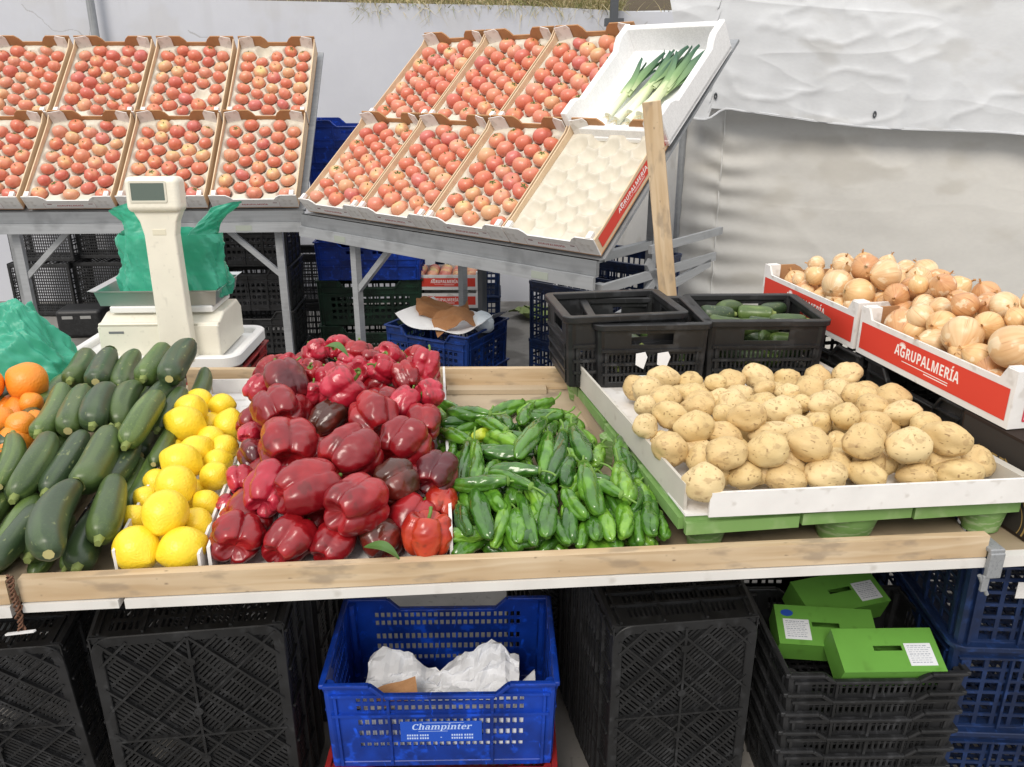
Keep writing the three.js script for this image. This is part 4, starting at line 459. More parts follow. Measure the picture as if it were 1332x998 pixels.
{
  const bagM = phy({ color: 0x4fc4a4, roughness: 0.4, transmission: 0.45, thickness: 0, side: THREE.DoubleSide, specularIntensity: 0.8 });
  const bag = (n, prof, depthK, seedB) => surf(120, 90, (u, v) => { // gathered sack: prof(v) -> [half width, height, x shift]
    const a = u * Math.PI * 2, [w, y, sx] = prof(v), c = Math.cos(a), s = Math.sin(a), d = w * depthK;
    const f = fb3(c * 2.2 + seedB, y * 9, s * 2.2 + c), rdg = 1 - Math.abs(2 * fb3(c * 3 + seedB + y * 6, y * 7 + c * 2, s * 3) - 1), r3 = 1 - Math.abs(2 * fb3(c * 7 + seedB, y * 30 + c * 5, s * 7) - 1), k = 1 + 0.34 * (f - 0.5) + 0.2 * (rdg * rdg - 0.4) + 0.035 * (r3 * r3 - 0.4);
    return [w * c * k + sx, y + 0.02 * (f - 0.5), d * Math.sign(s) * Math.pow(Math.abs(s), 0.8) * k];
  }, true);
  const b1 = thing('green_bag', 'knotted green plastic bag standing in the scale pan', 'bag', [-1.07, 1.012, -2.585], 0);
  mesh('sack', bag(1, (v) => [v < 0.02 ? 0.02 + v * 6 : 0.165 * (1 - 0.12 * v) * (1 + 0.03 * Math.sin(v * 9)), v * 0.2, 0.0], 0.5, 3), bagM, b1);
  const ear = (x0, x1, y0, y1, w0, w1, sd) => surf(60, 40, (u, v) => { const a = u * Math.PI * 2, w = lerp(w0, w1, v) * (1 - 0.35 * Math.sin(v * 3.1)), k = 1 + 0.6 * (fb3(Math.cos(a) * 2 + sd, v * 5, Math.sin(a) * 2) - 0.5); return [lerp(x0, x1, Math.pow(v, 1.1)) + w * Math.cos(a) * k * (0.75 + 0.25 * v), lerp(y0, y1, Math.pow(v, 0.85)) + w * 0.3 * Math.sin(a + 1) * k, w * 0.55 * Math.sin(a) * k]; }, true);
  mesh('handle', ear(-0.08, -0.115, 0.17, 0.285, 0.1, 0.06, 5), bagM, b1); mesh('handle', ear(0.07, 0.185, 0.16, 0.285, 0.1, 0.05, 8), bagM, b1);
  const b2 = thing('green_bag', 'limp green plastic bag slumped beside the oranges', 'bag', [-1.42, 0.8, -2.25], 0.1);
  mesh('sack', surf(130, 90, (u, v) => { const a = u * Math.PI * 2, b = v * Math.PI * 0.5, c = Math.cos(a) * Math.cos(b), s = Math.sin(a) * Math.cos(b), y = Math.sin(b), f = fb3(c * 2 + 4, y * 2.4, s * 2), rg = 1 - Math.abs(2 * fb3(c * 2.6 + 7, y * 3 + c, s * 2.6) - 1), r3 = 1 - Math.abs(2 * fb3(c * 7 + 3, y * 8 + c * 4, s * 7) - 1), k = 0.82 + 0.45 * (f - 0.5) + 0.16 * rg * rg + 0.03 * r3 * r3; const slope = 1 - 0.35 * smooth(c, 0.1, 1); return [0.19 * c * k * (1 + 0.2 * (1 - y)), 0.285 * y * k * slope, 0.12 * s * k]; }, true), bagM, b2);
}

// ------------------------------------------------------------------ front tables
const topMat = std({ map: rep(plyTex, 1.1), color: 0xd9d6d0, roughness: 0.8 }), edgeMat = std({ color: 0xf1f1ef, map: rep(whiteCardTex, 2), roughness: 0.55 });
function poly(pts, y0, y1) { const s = new THREE.Shape(pts.map(([x, z]) => new THREE.Vector2(x, -z))); return cubeUV(new THREE.ExtrudeGeometry(s, { depth: y1 - y0, bevelEnabled: false }).rotateX(-Math.PI / 2).translate(0, y0, 0)); }
function wallB(parent, name, p, q, y0, y1, t, mat) { // upright board between two plan points
  const o = parent.position, g = cubeUV(box(Math.hypot(q[0] - p[0], q[1] - p[1]), y1 - y0, t)); const m = mesh(name, g, mat, parent); m.position.set((p[0] + q[0]) / 2 - o.x, (y0 + y1) / 2 - o.y, (p[1] + q[1]) / 2 - o.z); m.rotation.y = -Math.atan2(q[1] - p[1], q[0] - p[0]); return m;
}
const legMat = galv;
function frontTable(label, front, rear, boards, grey) {
  const [a, b] = front, [c, d] = rear, t = thing('market_table', label, 'table', [(a[0] + b[0]) / 2, 0, (a[1] + d[1]) / 2]), o = t.position;
  const off = (p) => [p[0] - o.x, p[1] - o.z];
  mesh('tabletop', poly([a, b, d, c].map(off), 0.784, 0.8), grey ? topMat : plyMat, t);
  for (const [p, m] of [[a, 1], [b, 1], [c, 0], [d, 0]]) { const q = off(p), x = q[0] * (m ? 0.5 : 0.6) - (grey && m ? -0.2 : 0), z = m ? -0.02 : q[1] * 0.86; mesh('leg', cubeUV(bar([x, 0, z], [x, 0.778, z], 0.03, 0.03)), legMat, t); }
  return t;
}
{
  const A = [-0.855, -1.238], B = [0.905, -1.385], C = [-1.02, -2.32], D = [1.05, -2.36];
  const t = frontTable('long front market table with wooden lip, carrying the lemons and peppers', [A, B], [C, D]);
  const u = [(B[0] - A[0]), (B[1] - A[1])], at = (f) => [A[0] + u[0] * f, A[1] + u[1] * f + 0.011];
  wallB(t, 'lip_board', at(0.0), at(1), 0.801, 0.846, 0.02, woodMat); const e = (f) => [A[0] + u[0] * f, A[1] + u[1] * f + 0.013];
  wallB(t, 'edge_strip', e(0), e(0.092), 0.782, 0.7985, 0.024, edgeMat); wallB(t, 'edge_strip', e(0.098), e(1.0), 0.78, 0.7985, 0.024, edgeMat);
  wallB(t, 'rear_board', [-0.955, -2.285], [0.165, -2.295], 0.801, 0.865, 0.022, woodMat);
  wallB(t, 'inner_board', [0.17, -2.27], [0.29, -1.42], 0.801, 0.842, 0.012, plyMat);
  wallB(t, 'inner_board', [-0.19, -2.262], [0.1, -2.268], 0.801, 0.815, 0.05, plyMat);
  // spring clamp at the end of the lip
  const c = thing('table_clamp', 'grey metal clamp at the end of the wooden lip', 'clamp', [B[0] + 0.012, 0.79, B[1] + 0.02], 0.1);
  mesh('jaw', M([rbox(0.03, 0.055, 0.012, 0.003, 0, 0.0, 0.012), rbox(0.03, 0.01, 0.05, 0.003, 0, 0.03, -0.01), rbox(0.014, 0.035, 0.008, 0.002, -0.012, -0.04, 0.012)]), galv, c);
  mesh('screw', new THREE.CylinderGeometry(0.004, 0.004, 0.05, 8).rotateZ(0.5).translate(-0.012, -0.045, 0.01), galv, c);
  const g1 = frontTable('neighbouring table with a wooden lip carrying the oranges', [[-2.4, -1.083], [-0.872, -1.231]], [[-2.5, -2.25], [-1.04, -2.32]]); wallB(g1, 'lip_board', [-2.4, -1.073], [-0.872, -1.221], 0.801, 0.848, 0.02, woodMat); wallB(g1, 'edge_strip', [-2.4, -1.071], [-0.872, -1.219], 0.776, 0.7985, 0.024, edgeMat);
  const g2 = frontTable('grey topped table joining the front table beyond the clamp', [[0.925, -1.387], [2.4, -1.53]], [[1.07, -2.4], [2.6, -2.5]], null, true); wallB(g2, 'edge_strip', [0.925, -1.376], [2.4, -1.519], 0.776, 0.799, 0.022, edgeMat);
  const w = thing('rusty_wire', 'rusty twisted wire tying the lip boards together', 'wire', [-0.862, 0.8, -1.212]); mesh('twist', M([0, 1, 2].map((k) => tube(Array.from({ length: 14 }, (_, i) => [0.006 * Math.cos(i * 2.3 + k * 2) + 0.006 * vn(i * 0.7 + k * 9, 2), 0.06 - i * 0.009, 0.005 * Math.sin(i * 2.3 + k * 2) + 0.004]), 0.0019, 40, 5))), std({ color: 0x6a4a38, roughness: 0.9 }), w); mesh('cable_tie', bar([-0.03, -0.062, 0.0], [0.035, -0.04, 0.02], 0.006, 0.003), std({ color: 0xdedede, roughness: 0.5 }), w);
  // grey vinyl on the table to the right, under the pallet
  single('table_liner', poly([[0.29, -1.37], [0.9, -1.43], [1.03, -2.2], [0.3, -2.2]], 0.8025, 0.8045), topMat, 'grey sheet lying on the front table under the green pallet', 'sheet');
}
{ // cardboard trays for lemons and red peppers
  const l = thing('lemon_tray', 'white cardboard tray with low walls holding the lemons', 'tray', [-0.69, 0.8, -1.7]);
  mesh('base', poly([[-0.71, -1.262], [-0.555, -1.27], [-0.705, -2.235], [-0.875, -2.225]].map(([x, z]) => [x + 0.69, z + 1.7]), 0.004, 0.008), whiteCard, l);
  wallB(l, 'wall', [-0.872, -2.23], [-0.708, -1.27], 0.805, 0.872, 0.005, whiteCard); wallB(l, 'wall', [-0.705, -2.24], [-0.56, -1.275], 0.805, 0.862, 0.005, whiteCard); wallB(l, 'wall', [-0.866, -2.232], [-0.712, -2.238], 0.805, 0.85, 0.005, whiteCard);
  const p = thing('pepper_tray', 'white cardboard tray under the heap of red peppers', 'tray', [-0.35, 0.8, -1.7]);
  mesh('base', poly([[-0.54, -1.285], [-0.12, -1.32], [-0.2, -2.25], [-0.69, -2.245]].map(([x, z]) => [x + 0.35, z + 1.7]), 0.004, 0.008), whiteCard, p);
  wallB(p, 'wall', [-0.693, -2.24], [-0.545, -1.285], 0.805, 0.87, 0.006, whiteCard); wallB(p, 'wall', [-0.197, -2.245], [-0.112, -1.325], 0.805, 0.885, 0.006, whiteCard);
}
{ // green plastic pallet with the white cardboard potato tray
  const O = [0.58, 0, -1.75], W = (x, z) => [x - O[0], z - O[2]];
  const FL = [0.322, -1.35], FR = [1.0, -1.44], RL = [0.14, -2.29], RR = [0.8, -2.4];
  const p = thing('green_pallet', 'pale green plastic pallet under the potato tray', 'pallet', O);
  mesh('deck', poly([FL, FR, RR, RL].map((q) => W(...q)), 0.874, 0.896), palletPl, p);
  const rim = (a, b, n) => { for (let i = 0; i < n; i++) { const s = [lerp(a[0], b[0], i / n), lerp(a[1], b[1], i / n)], e = [lerp(a[0], b[0], (i + 0.97) / n), lerp(a[1], b[1], (i + 0.97) / n)]; wallB(p, 'rib', s, e, 0.862 + (i % 2) * 0.004, 0.886 + (i % 2) * 0.004, 0.012, palletPl); } };
  rim([FL[0], FL[1] + 0.004], [FR[0], FR[1] + 0.004], 3); rim([RL[0] - 0.004, RL[1]], [FL[0] - 0.004, FL[1]], 4);
  for (const [x, z, s] of [[0.375, -1.405, 0.9], [0.66, -1.44, 1.4], [0.95, -1.47, 1], [0.2, -2.2, 1], [0.5, -2.25, 1], [0.8, -2.3, 1], [0.255, -1.78, 1], [0.9, -1.9, 1]]) mesh('foot', new THREE.CylinderGeometry(0.05 * s, 0.036 * s, 0.066, 14).scale(1, 1, 0.7).translate(x - O[0], 0.837, z - O[2]), palletPl, p);
  const t = thing('potato_tray', 'large white cardboard tray of potatoes on the green pallet', 'tray', [0.58, 0.897, -1.75]), q = t.position;
  const grime = std({ map: rep(whiteCardTex, 2), color: 0xd8d5cc, roughness: 0.8 });
  mesh('base', poly([[0.32, -1.345], [0.985, -1.41], [0.79, -2.37], [0.145, -2.28]].map(([x, z]) => [x - q.x, z - q.z]), 0.002, 0.007), whiteCard, t);
  wallB(t, 'wall', [0.128, -2.28], [0.322, -1.36], 0.9, 0.958, 0.006, grime); wallB(t, 'wall', [0.362, -1.342], [1.02, -1.405], 0.9, 0.95, 0.006, whiteCard);
  wallB(t, 'wall', [0.772, -2.33], [0.985, -1.42], 0.9, 0.945, 0.02, grime);
}

// ------------------------------------------------------------------ produce
function along(o, a, b, L0, r0, r, extra = 0) { // lay a shape built along +y (length L0) from b (bottom) to a (top)
  const A = V(...a), B = V(...b), d = A.clone().sub(B), L = d.length() + extra; o.position.copy(A).add(B).multiplyScalar(0.5); const q = new THREE.Quaternion().setFromUnitVectors(UP, d.normalize()); o.quaternion.copy(q).multiply(new THREE.Quaternion().setFromAxisAngle(UP, rr(0, 6.28))); o.scale.set(r / r0, L / L0, r / r0);
}
const zone = (z, a, b, near, mid, far) => (z > a ? near : z > b ? mid : far);
// zucchini
const zTex = (b, l, s) => dataTex(512, 256, (u, v) => { const n = fbm(u * 8, v * 4, 8, 4, 4, s), sp = smooth(vn(u * 90, v * 150, 90, 150, s + 3), 0.62, 0.82), str = smooth(vn(u * 16 + 0.6 * n, v * 2, 16, 2, s + 5), 0.45, 0.75); let c = mix3(b, l, n * 0.45 + str * 0.35); c = mix3(c, l, sp * 0.35); return mix3(c, [170, 170, 110], smooth(fbm(u * 20, v * 14, 20, 14, 3, s + 8), 0.74, 0.84) * 0.5); });
const zMats = [zTex([50, 70, 36], [92, 112, 56], 200), zTex([62, 84, 40], [112, 134, 68], 230), zTex([42, 60, 38], [76, 96, 56], 260)].map((m) => phy({ map: m, roughness: 0.4, clearcoat: 0.22, clearcoatRoughness: 0.35 }));
const zGeo = [0, 1, 2, 3].map((k) => surf(32, 40, (u, v) => { const a = u * 6.2832, b = (v - 0.5) * 2, e = Math.pow(Math.max(0, 1 - Math.pow(Math.abs(b), b > 0 ? 5 : 7)), 0.5), r = 0.03 * e * (1.03 - 0.14 * smooth(b, -0.2, 1) + 0.02 * Math.sin(b * 4 + k)) * (1 + 0.018 * Math.cos(8 * a) + 0.05 * (fb3(Math.cos(a) + k * 5, b * 2, Math.sin(a)) - 0.5)), bend = [0.009, -0.016, 0.02, 0.004][k] * (1 - b * b); return [r * Math.cos(a) + bend, b * 0.105, r * Math.sin(a)]; }, true));
const zStem = M([new THREE.CylinderGeometry(0.0075, 0.011, 0.018, 5, 1).translate(0, 0.009, 0), new THREE.CylinderGeometry(0.011, 0.017, 0.006, 10, 1, true).translate(0, -0.003, 0)]), zStemM = std({ color: 0x7d8a4c, roughness: 0.8 }), zTipM = std({ color: 0xb9b078, roughness: 0.9 });
ZUCCHINI_AT.forEach(([ax, ay, az, bx, by, bz, r], i) => {
  const o = thing('zucchini', `${['dark', 'almost black', 'dark', 'mottled lighter', 'almost black', 'dark', 'mottled lighter'][i % 7]} green zucchini ${zone(bz, -1.48, -1.8, 'near the wooden lip', 'in the middle of the pile', 'at the back by the scale')}, ${bx > -0.98 ? 'on the lemon side' : 'on the orange side'}`, 'zucchini', [0, 0, 0], 0, 'zucchini heaped on the front table');
  mesh('skin', zGeo[i % 4], zMats[[0, 2, 0, 1, 2, 0, 1][i % 7]], o); const flip = i % 3 === 1 ? -1 : 1;
  const st = mesh('stem', zStem, zStemM, o); st.position.y = -0.1 * flip; if (flip > 0) st.rotation.x = Math.PI;
  mesh('blossom_scar', new THREE.CylinderGeometry(0.006, 0.009, 0.005, 8), zTipM, o).position.y = 0.105 * flip;
  along(o, [ax, ay, az], [bx, by, bz], 0.21, 0.03, r, r * 1.5);
});
// citrus
const peelBump = dataTex(256, 256, (u, v) => grey(255 * (0.5 + 0.5 * (vn(u * 60, v * 40, 60, 40, 3) - 0.5) + 0.2 * (fbm(u * 8, v * 6, 8, 6, 3, 5) - 0.5))), false);
const lemTex = dataTex(256, 256, (u, v) => { const n = fbm(u * 6, v * 4, 6, 4, 4, 41), s = smooth(vn(u * 50, v * 50, 50, 50, 44), 0.93, 1); return mix3(mix3([240, 205, 38], [250, 222, 66], n), [170, 150, 50], s * 0.5); });
const lemM = phy({ map: lemTex, bumpMap: peelBump, bumpScale: 0.0012, roughness: 0.4, clearcoat: 0.2, clearcoatRoughness: 0.4 }), orM = phy({ color: 0xf0912a, bumpMap: peelBump, bumpScale: 0.0012, roughness: 0.42, clearcoat: 0.2, clearcoatRoughness: 0.4 });
const lemG = [0, 1].map((k) => surf(28, 20, (u, v) => { const a = u * 6.2832, b = v * Math.PI, s = Math.sin(b), c = -Math.cos(b), nip = Math.pow(Math.abs(c), 14) * 0.16; const r = s * (1 + 0.05 * (fb3(Math.cos(a) * s * 1.4 + k * 8, c * 1.4, Math.sin(a) * s * 1.4) - 0.5)); return [r * Math.cos(a) * 0.98, c * (1.02 + nip) - 0.05 * Math.exp(-((s / 0.12) ** 2)) * Math.sign(c) * (c > 0 ? 1 : 0), r * Math.sin(a) * 0.98]; }, true));
const buttonG = new THREE.CylinderGeometry(0.05, 0.07, 0.03, 8), buttonM = std({ color: 0x8f8a4a, roughness: 0.9 });
LEMONS_AT.forEach(([x, y, z, r], i) => { const o = thing('lemon', (i === 2 ? 'lemon showing its tip, topmost of the front lemons by the wooden lip' : 'bright yellow lemon in the white tray, ' + zone(z, -1.42, -1.7, 'next to the wooden lip', 'halfway back', 'at the back end')), 'lemon', [x, y, z], 0, 'lemons in the tray'); mesh('peel', lemG[i % 2], lemM, o); const b = mesh('button', buttonG, buttonM, o); b.position.y = -1.14; o.scale.setScalar(r); if (i === 2) o.rotation.set(-1.2, 0, 0); else o.rotation.set(rr(-1.6, 1.6), rr(0, 6.3), rr(-1.5, 1.5)); });
ORANGES_AT.forEach(([x, y, z, r], i) => { const o = thing('orange', 'round orange at the edge of the zucchini pile', 'orange', [x, y, z], 0, 'oranges beside the zucchini'); mesh('peel', lemG[1], orM, o); o.scale.set(r, r * 0.88, r); mesh('button', buttonG, buttonM, o).position.y = 1.0; o.rotation.set(rr(-1, 1), rr(0, 6), rr(-1, 1)); });
{ for (let i = 0; i < 8; i++) { const o = thing('orange', 'round orange at the edge of the zucchini pile', 'orange', [-1.36 + (i % 3) * 0.1, 0.85, -1.75 - Math.floor(i / 3) * 0.1], 0, 'oranges beside the zucchini'); mesh('peel', lemG[1], orM, o); o.scale.setScalar(0.05); mesh('button', buttonG, buttonM, o).position.y = 1.12; } }
// red bell peppers: four lobes, deep grooves, sunken shoulders
const pepG = [0, 1, 2, 3].map((k) => surf(64, 44, (u, v) => {
  const a = u * 6.2832, b = v * Math.PI, n = k === 2 ? 3 : 4, s0 = Math.sin(b), c = Math.cos(b), s = Math.pow(s0, 0.62);
  const gr = Math.pow(Math.abs(Math.cos(a * n / 2 + k)), 0.55), wob = fb3(Math.cos(a) * 1.6 + k * 11, c * 1.6, Math.sin(a) * 1.6) - 0.5;
  const r = s * (0.78 + 0.25 * gr + 0.4 * wob) * (c > 0 ? 1 : 1 - 0.06 * Math.abs(c)), dent = (c > 0 ? 0.36 : 0.3) * Math.exp(-Math.pow(s0 / (c > 0 ? 0.34 : 0.26), 2)), lobe = (c > 0 ? 0.16 : 0.24) * (gr - 0.25) * smooth(s0, 0.1, 0.5) * (1 - smooth(s0, 0.7, 1));
  return [r * Math.cos(a), c * (0.9 + [0.03, 0.1, 0.25, -0.05][k]) * (1 + lobe) - dent * Math.sign(c), r * Math.sin(a)];
}, true));
const pepTone = { red: [0x7e0e18, 0x9e1a20], bright: [0xa41a2e, 0xc03448], dark: [0x500f18, 0x781a20], brown: [0x46241a, 0x70241c], orange: [0x9c2018, 0xb83c20] };
const pepMats = {}; for (const [k, [a, b]] of Object.entries(pepTone)) pepMats[k] = phy({ map: dataTex(256, 256, (u, v) => { const n = smooth(fbm(u * 4, v * 3, 4, 3, 4, a % 97), 0.35, 0.68), wax = smooth(fbm(u * 9, v * 7, 9, 7, 4, a % 89), 0.62, 0.75), A = [a >> 16, (a >> 8) & 255, a & 255], B = [b >> 16, (b >> 8) & 255, b & 255]; return mix3(mix3(A, B, n), [70, 34, 22], wax * 0.35); }), roughness: 0.3, clearcoat: 0.4, clearcoatRoughness: 0.2, bumpMap: rep(dataTex(128, 128, (u, v) => grey(255 * fbm(u * 5, v * 5, 5, 5, 3, 77)), false), 1.5, 1.5), bumpScale: 0.0025 });
const pepStemM = std({ color: 0x5f7d33, roughness: 0.6 });
const pepStem = M([tube([[0, -0.02, 0], [0.02, 0.16, 0.02], [0.08, 0.34, 0.05], [0.17, 0.46, 0.04]], 0.075, 10, 7), new THREE.CylinderGeometry(0.1, 0.3, 0.07, 9).translate(0, 0.01, 0), new THREE.SphereGeometry(0.085, 8, 6).translate(0.18, 0.47, 0.04)]);
const pepLook = ['red', 'red', 'red', 'brown', 'orange', 'bright', 'red', 'red', 'brown', 'dark', 'orange', 'red', 'red', 'red', 'brown', 'dark', 'red', 'red', 'dark', 'bright'];
RED_AT.forEach(([x, y, z, r], i) => {
  const look = i < 41 ? (pepLook[i] ?? ['bright', 'red', 'bright', 'bright'][i % 4]) : 'red';
  const label = { red: 'glossy red bell pepper ' + zone(z, -1.45, -1.68, 'at the foot of the heap by the lip', 'halfway up the heap', 'at the top of the heap'), bright: 'bright pinkish red bell pepper ' + zone(z, -1.45, -1.75, 'low in the heap', 'halfway up the heap', 'at the top of the heap'), dark: 'deep wine red bell pepper in the heap beside the lemons', brown: 'brownish half ripe bell pepper in the red heap', orange: 'orange red bell pepper low in the red heap' }[look];
  const o = thing('red_pepper', label, 'bell pepper', [x, y, z], 0, look + ' peppers in the heap'); mesh('skin', pepG[i % 4], pepMats[look], o);
  const st = mesh('stem', pepStem, pepStemM, o); st.position.y = 0.56 + [0.03, 0.1, 0.25, -0.05][i % 4]; o.scale.setScalar(r * [1.0, 1.08, 0.98, 1.05][(i * 3) % 4]); o.scale.x *= rr(0.92, 1.08); o.scale.y *= rr(0.88, 1.12);
  const back = z < -1.78; // mostly lying with the blossom end towards the buyer
  const d = i === 19 ? V(0.9, 0.55, -0.2) : i === 4 ? V(0.1, 0.9, -0.2) : back ? V(rr(-0.8, 0.8), rr(0.1, 1), rr(-0.5, 0.6)) : V(rr(-0.7, 0.7), rr(-0.2, 0.7), rr(-1.2, -0.4));
  o.quaternion.setFromUnitVectors(UP, d.normalize()).multiply(new THREE.Quaternion().setFromAxisAngle(UP, rr(0, 6.28)));
});
{ // loose leaves on the pepper heap
  const lm = std({ color: 0x4d6e34, roughness: 0.55, side: THREE.DoubleSide }), lg = (w, l) => surf(8, 14, (u, v) => { const e = (u - 0.5) * 2, ww = w * Math.sin(Math.PI * Math.pow(v, 0.8)); return [e * ww, 0.02 * Math.sin(v * 3) + 0.3 * Math.abs(e) * ww, (v - 0.5) * l]; });
  [[-0.235, 0.85, -1.292, 1.35, 0.075, 'green pepper leaf resting by the wooden lip under the red heap'], [-0.41, 1.06, -1.83, 1.2, 0.07, 'green leaf lying on top of the red pepper heap']].forEach(([x, y, z, a, l, lab]) => { const m = single('pepper_leaf', lg(0.012, l), lm, lab, 'leaf'); m.position.set(x, y, z); m.rotation.set(0.3, a, 0.2); });
}
// long green peppers
const gpG = [0, 1, 2, 3, 4, 5].map((k) => surf(40, 44, (u, v) => {
  const a = u * 6.2832, n = 3, prof = Math.pow(Math.sin(Math.PI * Math.pow(clamp(v, 0, 1), 0.66 - 0.03 * (k % 3))), 0.5) * (1.08 - 0.3 * (1 - v)), gr = Math.abs(Math.cos(a * n / 2 + v * (1.6 + 0.4 * k) + k)), wob = 0.75 * (fb3(Math.cos(a) * 1.3 + k * 7, v * 4, Math.sin(a) * 1.3) - 0.5) + 0.4 * (fb3(Math.cos(a) * 2.6 + k * 3, v * 9, Math.sin(a) * 2.6) - 0.5);
  const r = prof * (0.7 + 0.34 * Math.pow(gr, 0.6) + 0.55 * wob), bx = [0.2, -0.35, 0.45, 0.1, -0.2, 0.5][k] * (1 - v) * (1 - v), bz = 0.25 * Math.sin(k * 2 + v * 4) * (1 - v); return [r * Math.cos(a) + bx, (v - 0.5) * 4.2 - (v > 0.94 ? (v - 0.94) * 5 : 0), r * Math.sin(a) * 0.86 + bz];
}, true));
const gTex = (a, b, s) => dataTex(128, 256, (u, v) => { const n = fbm(u * 5, v * 5, 5, 5, 4, s); return mix3(a, b, smooth(n, 0.3, 0.7)); });
const gpM = [[[64, 110, 30], [96, 146, 44], 301], [[52, 94, 28], [80, 128, 38], 311], [[84, 132, 38], [122, 168, 56], 321], [[42, 82, 28], [66, 112, 36], 331]].map(([a, b, s]) => phy({ map: gTex(a, b, s), roughness: 0.22, clearcoat: 0.55, clearcoatRoughness: 0.15 }));
const gpYel = phy({ map: gTex([150, 172, 40], [190, 200, 60], 341), roughness: 0.25, clearcoat: 0.5 });
const gpStem = M([tube([[0, -0.1, 0], [0.05, 0.4, 0.05], [0.25, 0.9, 0.1], [0.5, 1.15, 0.1]], 0.11, 10, 6), new THREE.CylinderGeometry(0.22, 0.5, 0.16, 8).translate(0, 0.0, 0)]), gpStemM = std({ color: 0x6d9140, roughness: 0.6 });
GREEN_AT.forEach(([ax, ay, az, bx, by, bz, r], i) => {
  const y = i === 2, o = thing('green_pepper', y ? 'yellowish green frying pepper at the back of the green heap' : `${['mid green', 'deep green', 'light green', 'dark green'][(i * 7 + (i >> 2)) % 4]} frying pepper ${zone(az, -1.5, -1.68, 'by the wooden lip', 'in mid heap', 'at the back of the heap')}, ${ax < 0.04 ? 'beside the red peppers' : 'toward the green pallet'}`, 'green pepper', [0, 0, 0], 0, y ? null : 'green peppers heaped on the front table');
  mesh('skin', gpG[i % 6], y ? gpYel : gpM[(i * 7 + (i >> 2)) % 4], o); const st = mesh('stem', gpStem, gpStemM, o); st.position.y = 1.92; along(o, [ax, ay, az], [bx, by, bz], 4.2, 1, Math.max(r * 1.2, 0.0185), r * 1.7); { const R = Math.max(r * 1.2, 0.0185) + 0.012, lipZ = -1.312 - 0.0835 * (o.position.x), d = V(ax - bx, ay - by, az - bz).normalize(), ends = [o.position.z - d.z * 2.1 * o.scale.y, o.position.z + d.z * 2.1 * o.scale.y], over = Math.max(...ends) + R * 0.35 - lipZ; if (over > 0) o.position.z -= over; const ex = Math.max(o.position.x - d.x * 2.1 * o.scale.y, o.position.x + d.x * 2.1 * o.scale.y) + R * 0.8 - (0.31 - 0.135 * (-1.42 - o.position.z)); if (ex > 0) o.position.x -= ex; }
});
// potatoes
const potTex = [0, 1, 2].map((k) => dataTex(256, 256, (u, v) => { const n = fbm(u * 7, v * 5, 7, 5, 5, 50 + k), sp = smooth(vn(u * 34, v * 26, 34, 26, 53 + k), 0.84, 0.95), sc = smooth(fbm(u * 9, v * 7, 9, 7, 4, 57 + k), 0.60, 0.70), fl = vn(u * 90, v * 70, 90, 70, 59); return mix3(mix3(mix3([[220, 196, 144], [216, 190, 138], [226, 204, 156]][k], [[200, 172, 118], [196, 166, 114], [208, 182, 132]][k], n * 0.8 + fl * 0.2), [120, 90, 56], sp * 0.6), [150, 120, 84], smooth(fbm(u * 12, v * 9, 12, 9, 5, 157 + k), 0.62, 0.74) * 0.35 + sc * 0.1); }));
const potM = potTex.map((m) => std({ map: m, bumpMap: m, bumpScale: 0.0016, roughness: 0.62 }));
const potG = [0, 1, 2, 3].map((k) => surf(30, 22, (u, v) => { const a = u * 6.2832, b = v * Math.PI, s = Math.sin(b), x = s * Math.cos(a), y = -Math.cos(b), z = s * Math.sin(a), f = 1 + 0.5 * (fb3(x * 1.1 + k * 5, y * 1.1 + 3, z * 1.1) - 0.5) + 0.05 * (fb3(x * 4 + k * 5, y * 4, z * 4) - 0.5) - 0.05 * Math.exp(-((x - 0.5) ** 2 + (y - 0.6) ** 2 + (z - 0.6) ** 2) * 18) - 0.05 * Math.exp(-((x + 0.4) ** 2 + (y - 0.3) ** 2 + (z - 0.8) ** 2) * 22); return [x * f, y * f * 0.94, z * f * 0.92]; }, true));
const potLabel = (x, y, z) => `pale yellow potato ${y > 1.0 ? 'topping' : 'low in'} the heap ${zone(z, -1.52, -1.68, 'behind the tray front', 'in mid tray', 'toward the black crates')}, ${x < 0.6 ? 'pepper side' : 'onion side'}`;
POTATOES_AT.forEach(([x, y, z, r, el], i) => { const o = single('potato', potG[i % 4], potM[i % 3], potLabel(x, y, z), 'potato', 'potatoes in the white tray'); o.position.set(x, y, z); const e = clamp(el, 0.8, 1.45); o.scale.set(r * Math.sqrt(e) * 0.98, r / Math.sqrt(e) * 1.02, r * rr(0.85, 1.12)); o.rotation.set(rr(-0.3, 0.3), rr(-0.6, 0.6) + (i % 2) * Math.PI, rr(-0.25, 0.25)); });
for (let i = 0; i < 48; i++) { const u = (i % 8) / 7, v = Math.floor(i / 8) / 5, o = single('potato', potG[i % 4], potM[i % 3], potLabel(lerp(0.41, 0.9, u) - 0.09 * v, 0.94, lerp(-1.45, -1.9, v)), 'potato', 'potatoes in the white tray'); o.position.set(lerp(0.4, 0.93, u) - 0.22 * v * 0.45 + rr(-0.01, 0.01), v > 0.5 ? rr(0.945, 0.975) : 0.943, lerp(-1.45, -1.9, v) - u * 0.04 + rr(-0.012, 0.012)); o.scale.set(rr(0.034, 0.042), 0.034, rr(0.034, 0.04)); o.rotation.set(rr(-0.4, 0.4), rr(0, 6), rr(-0.4, 0.4)); }
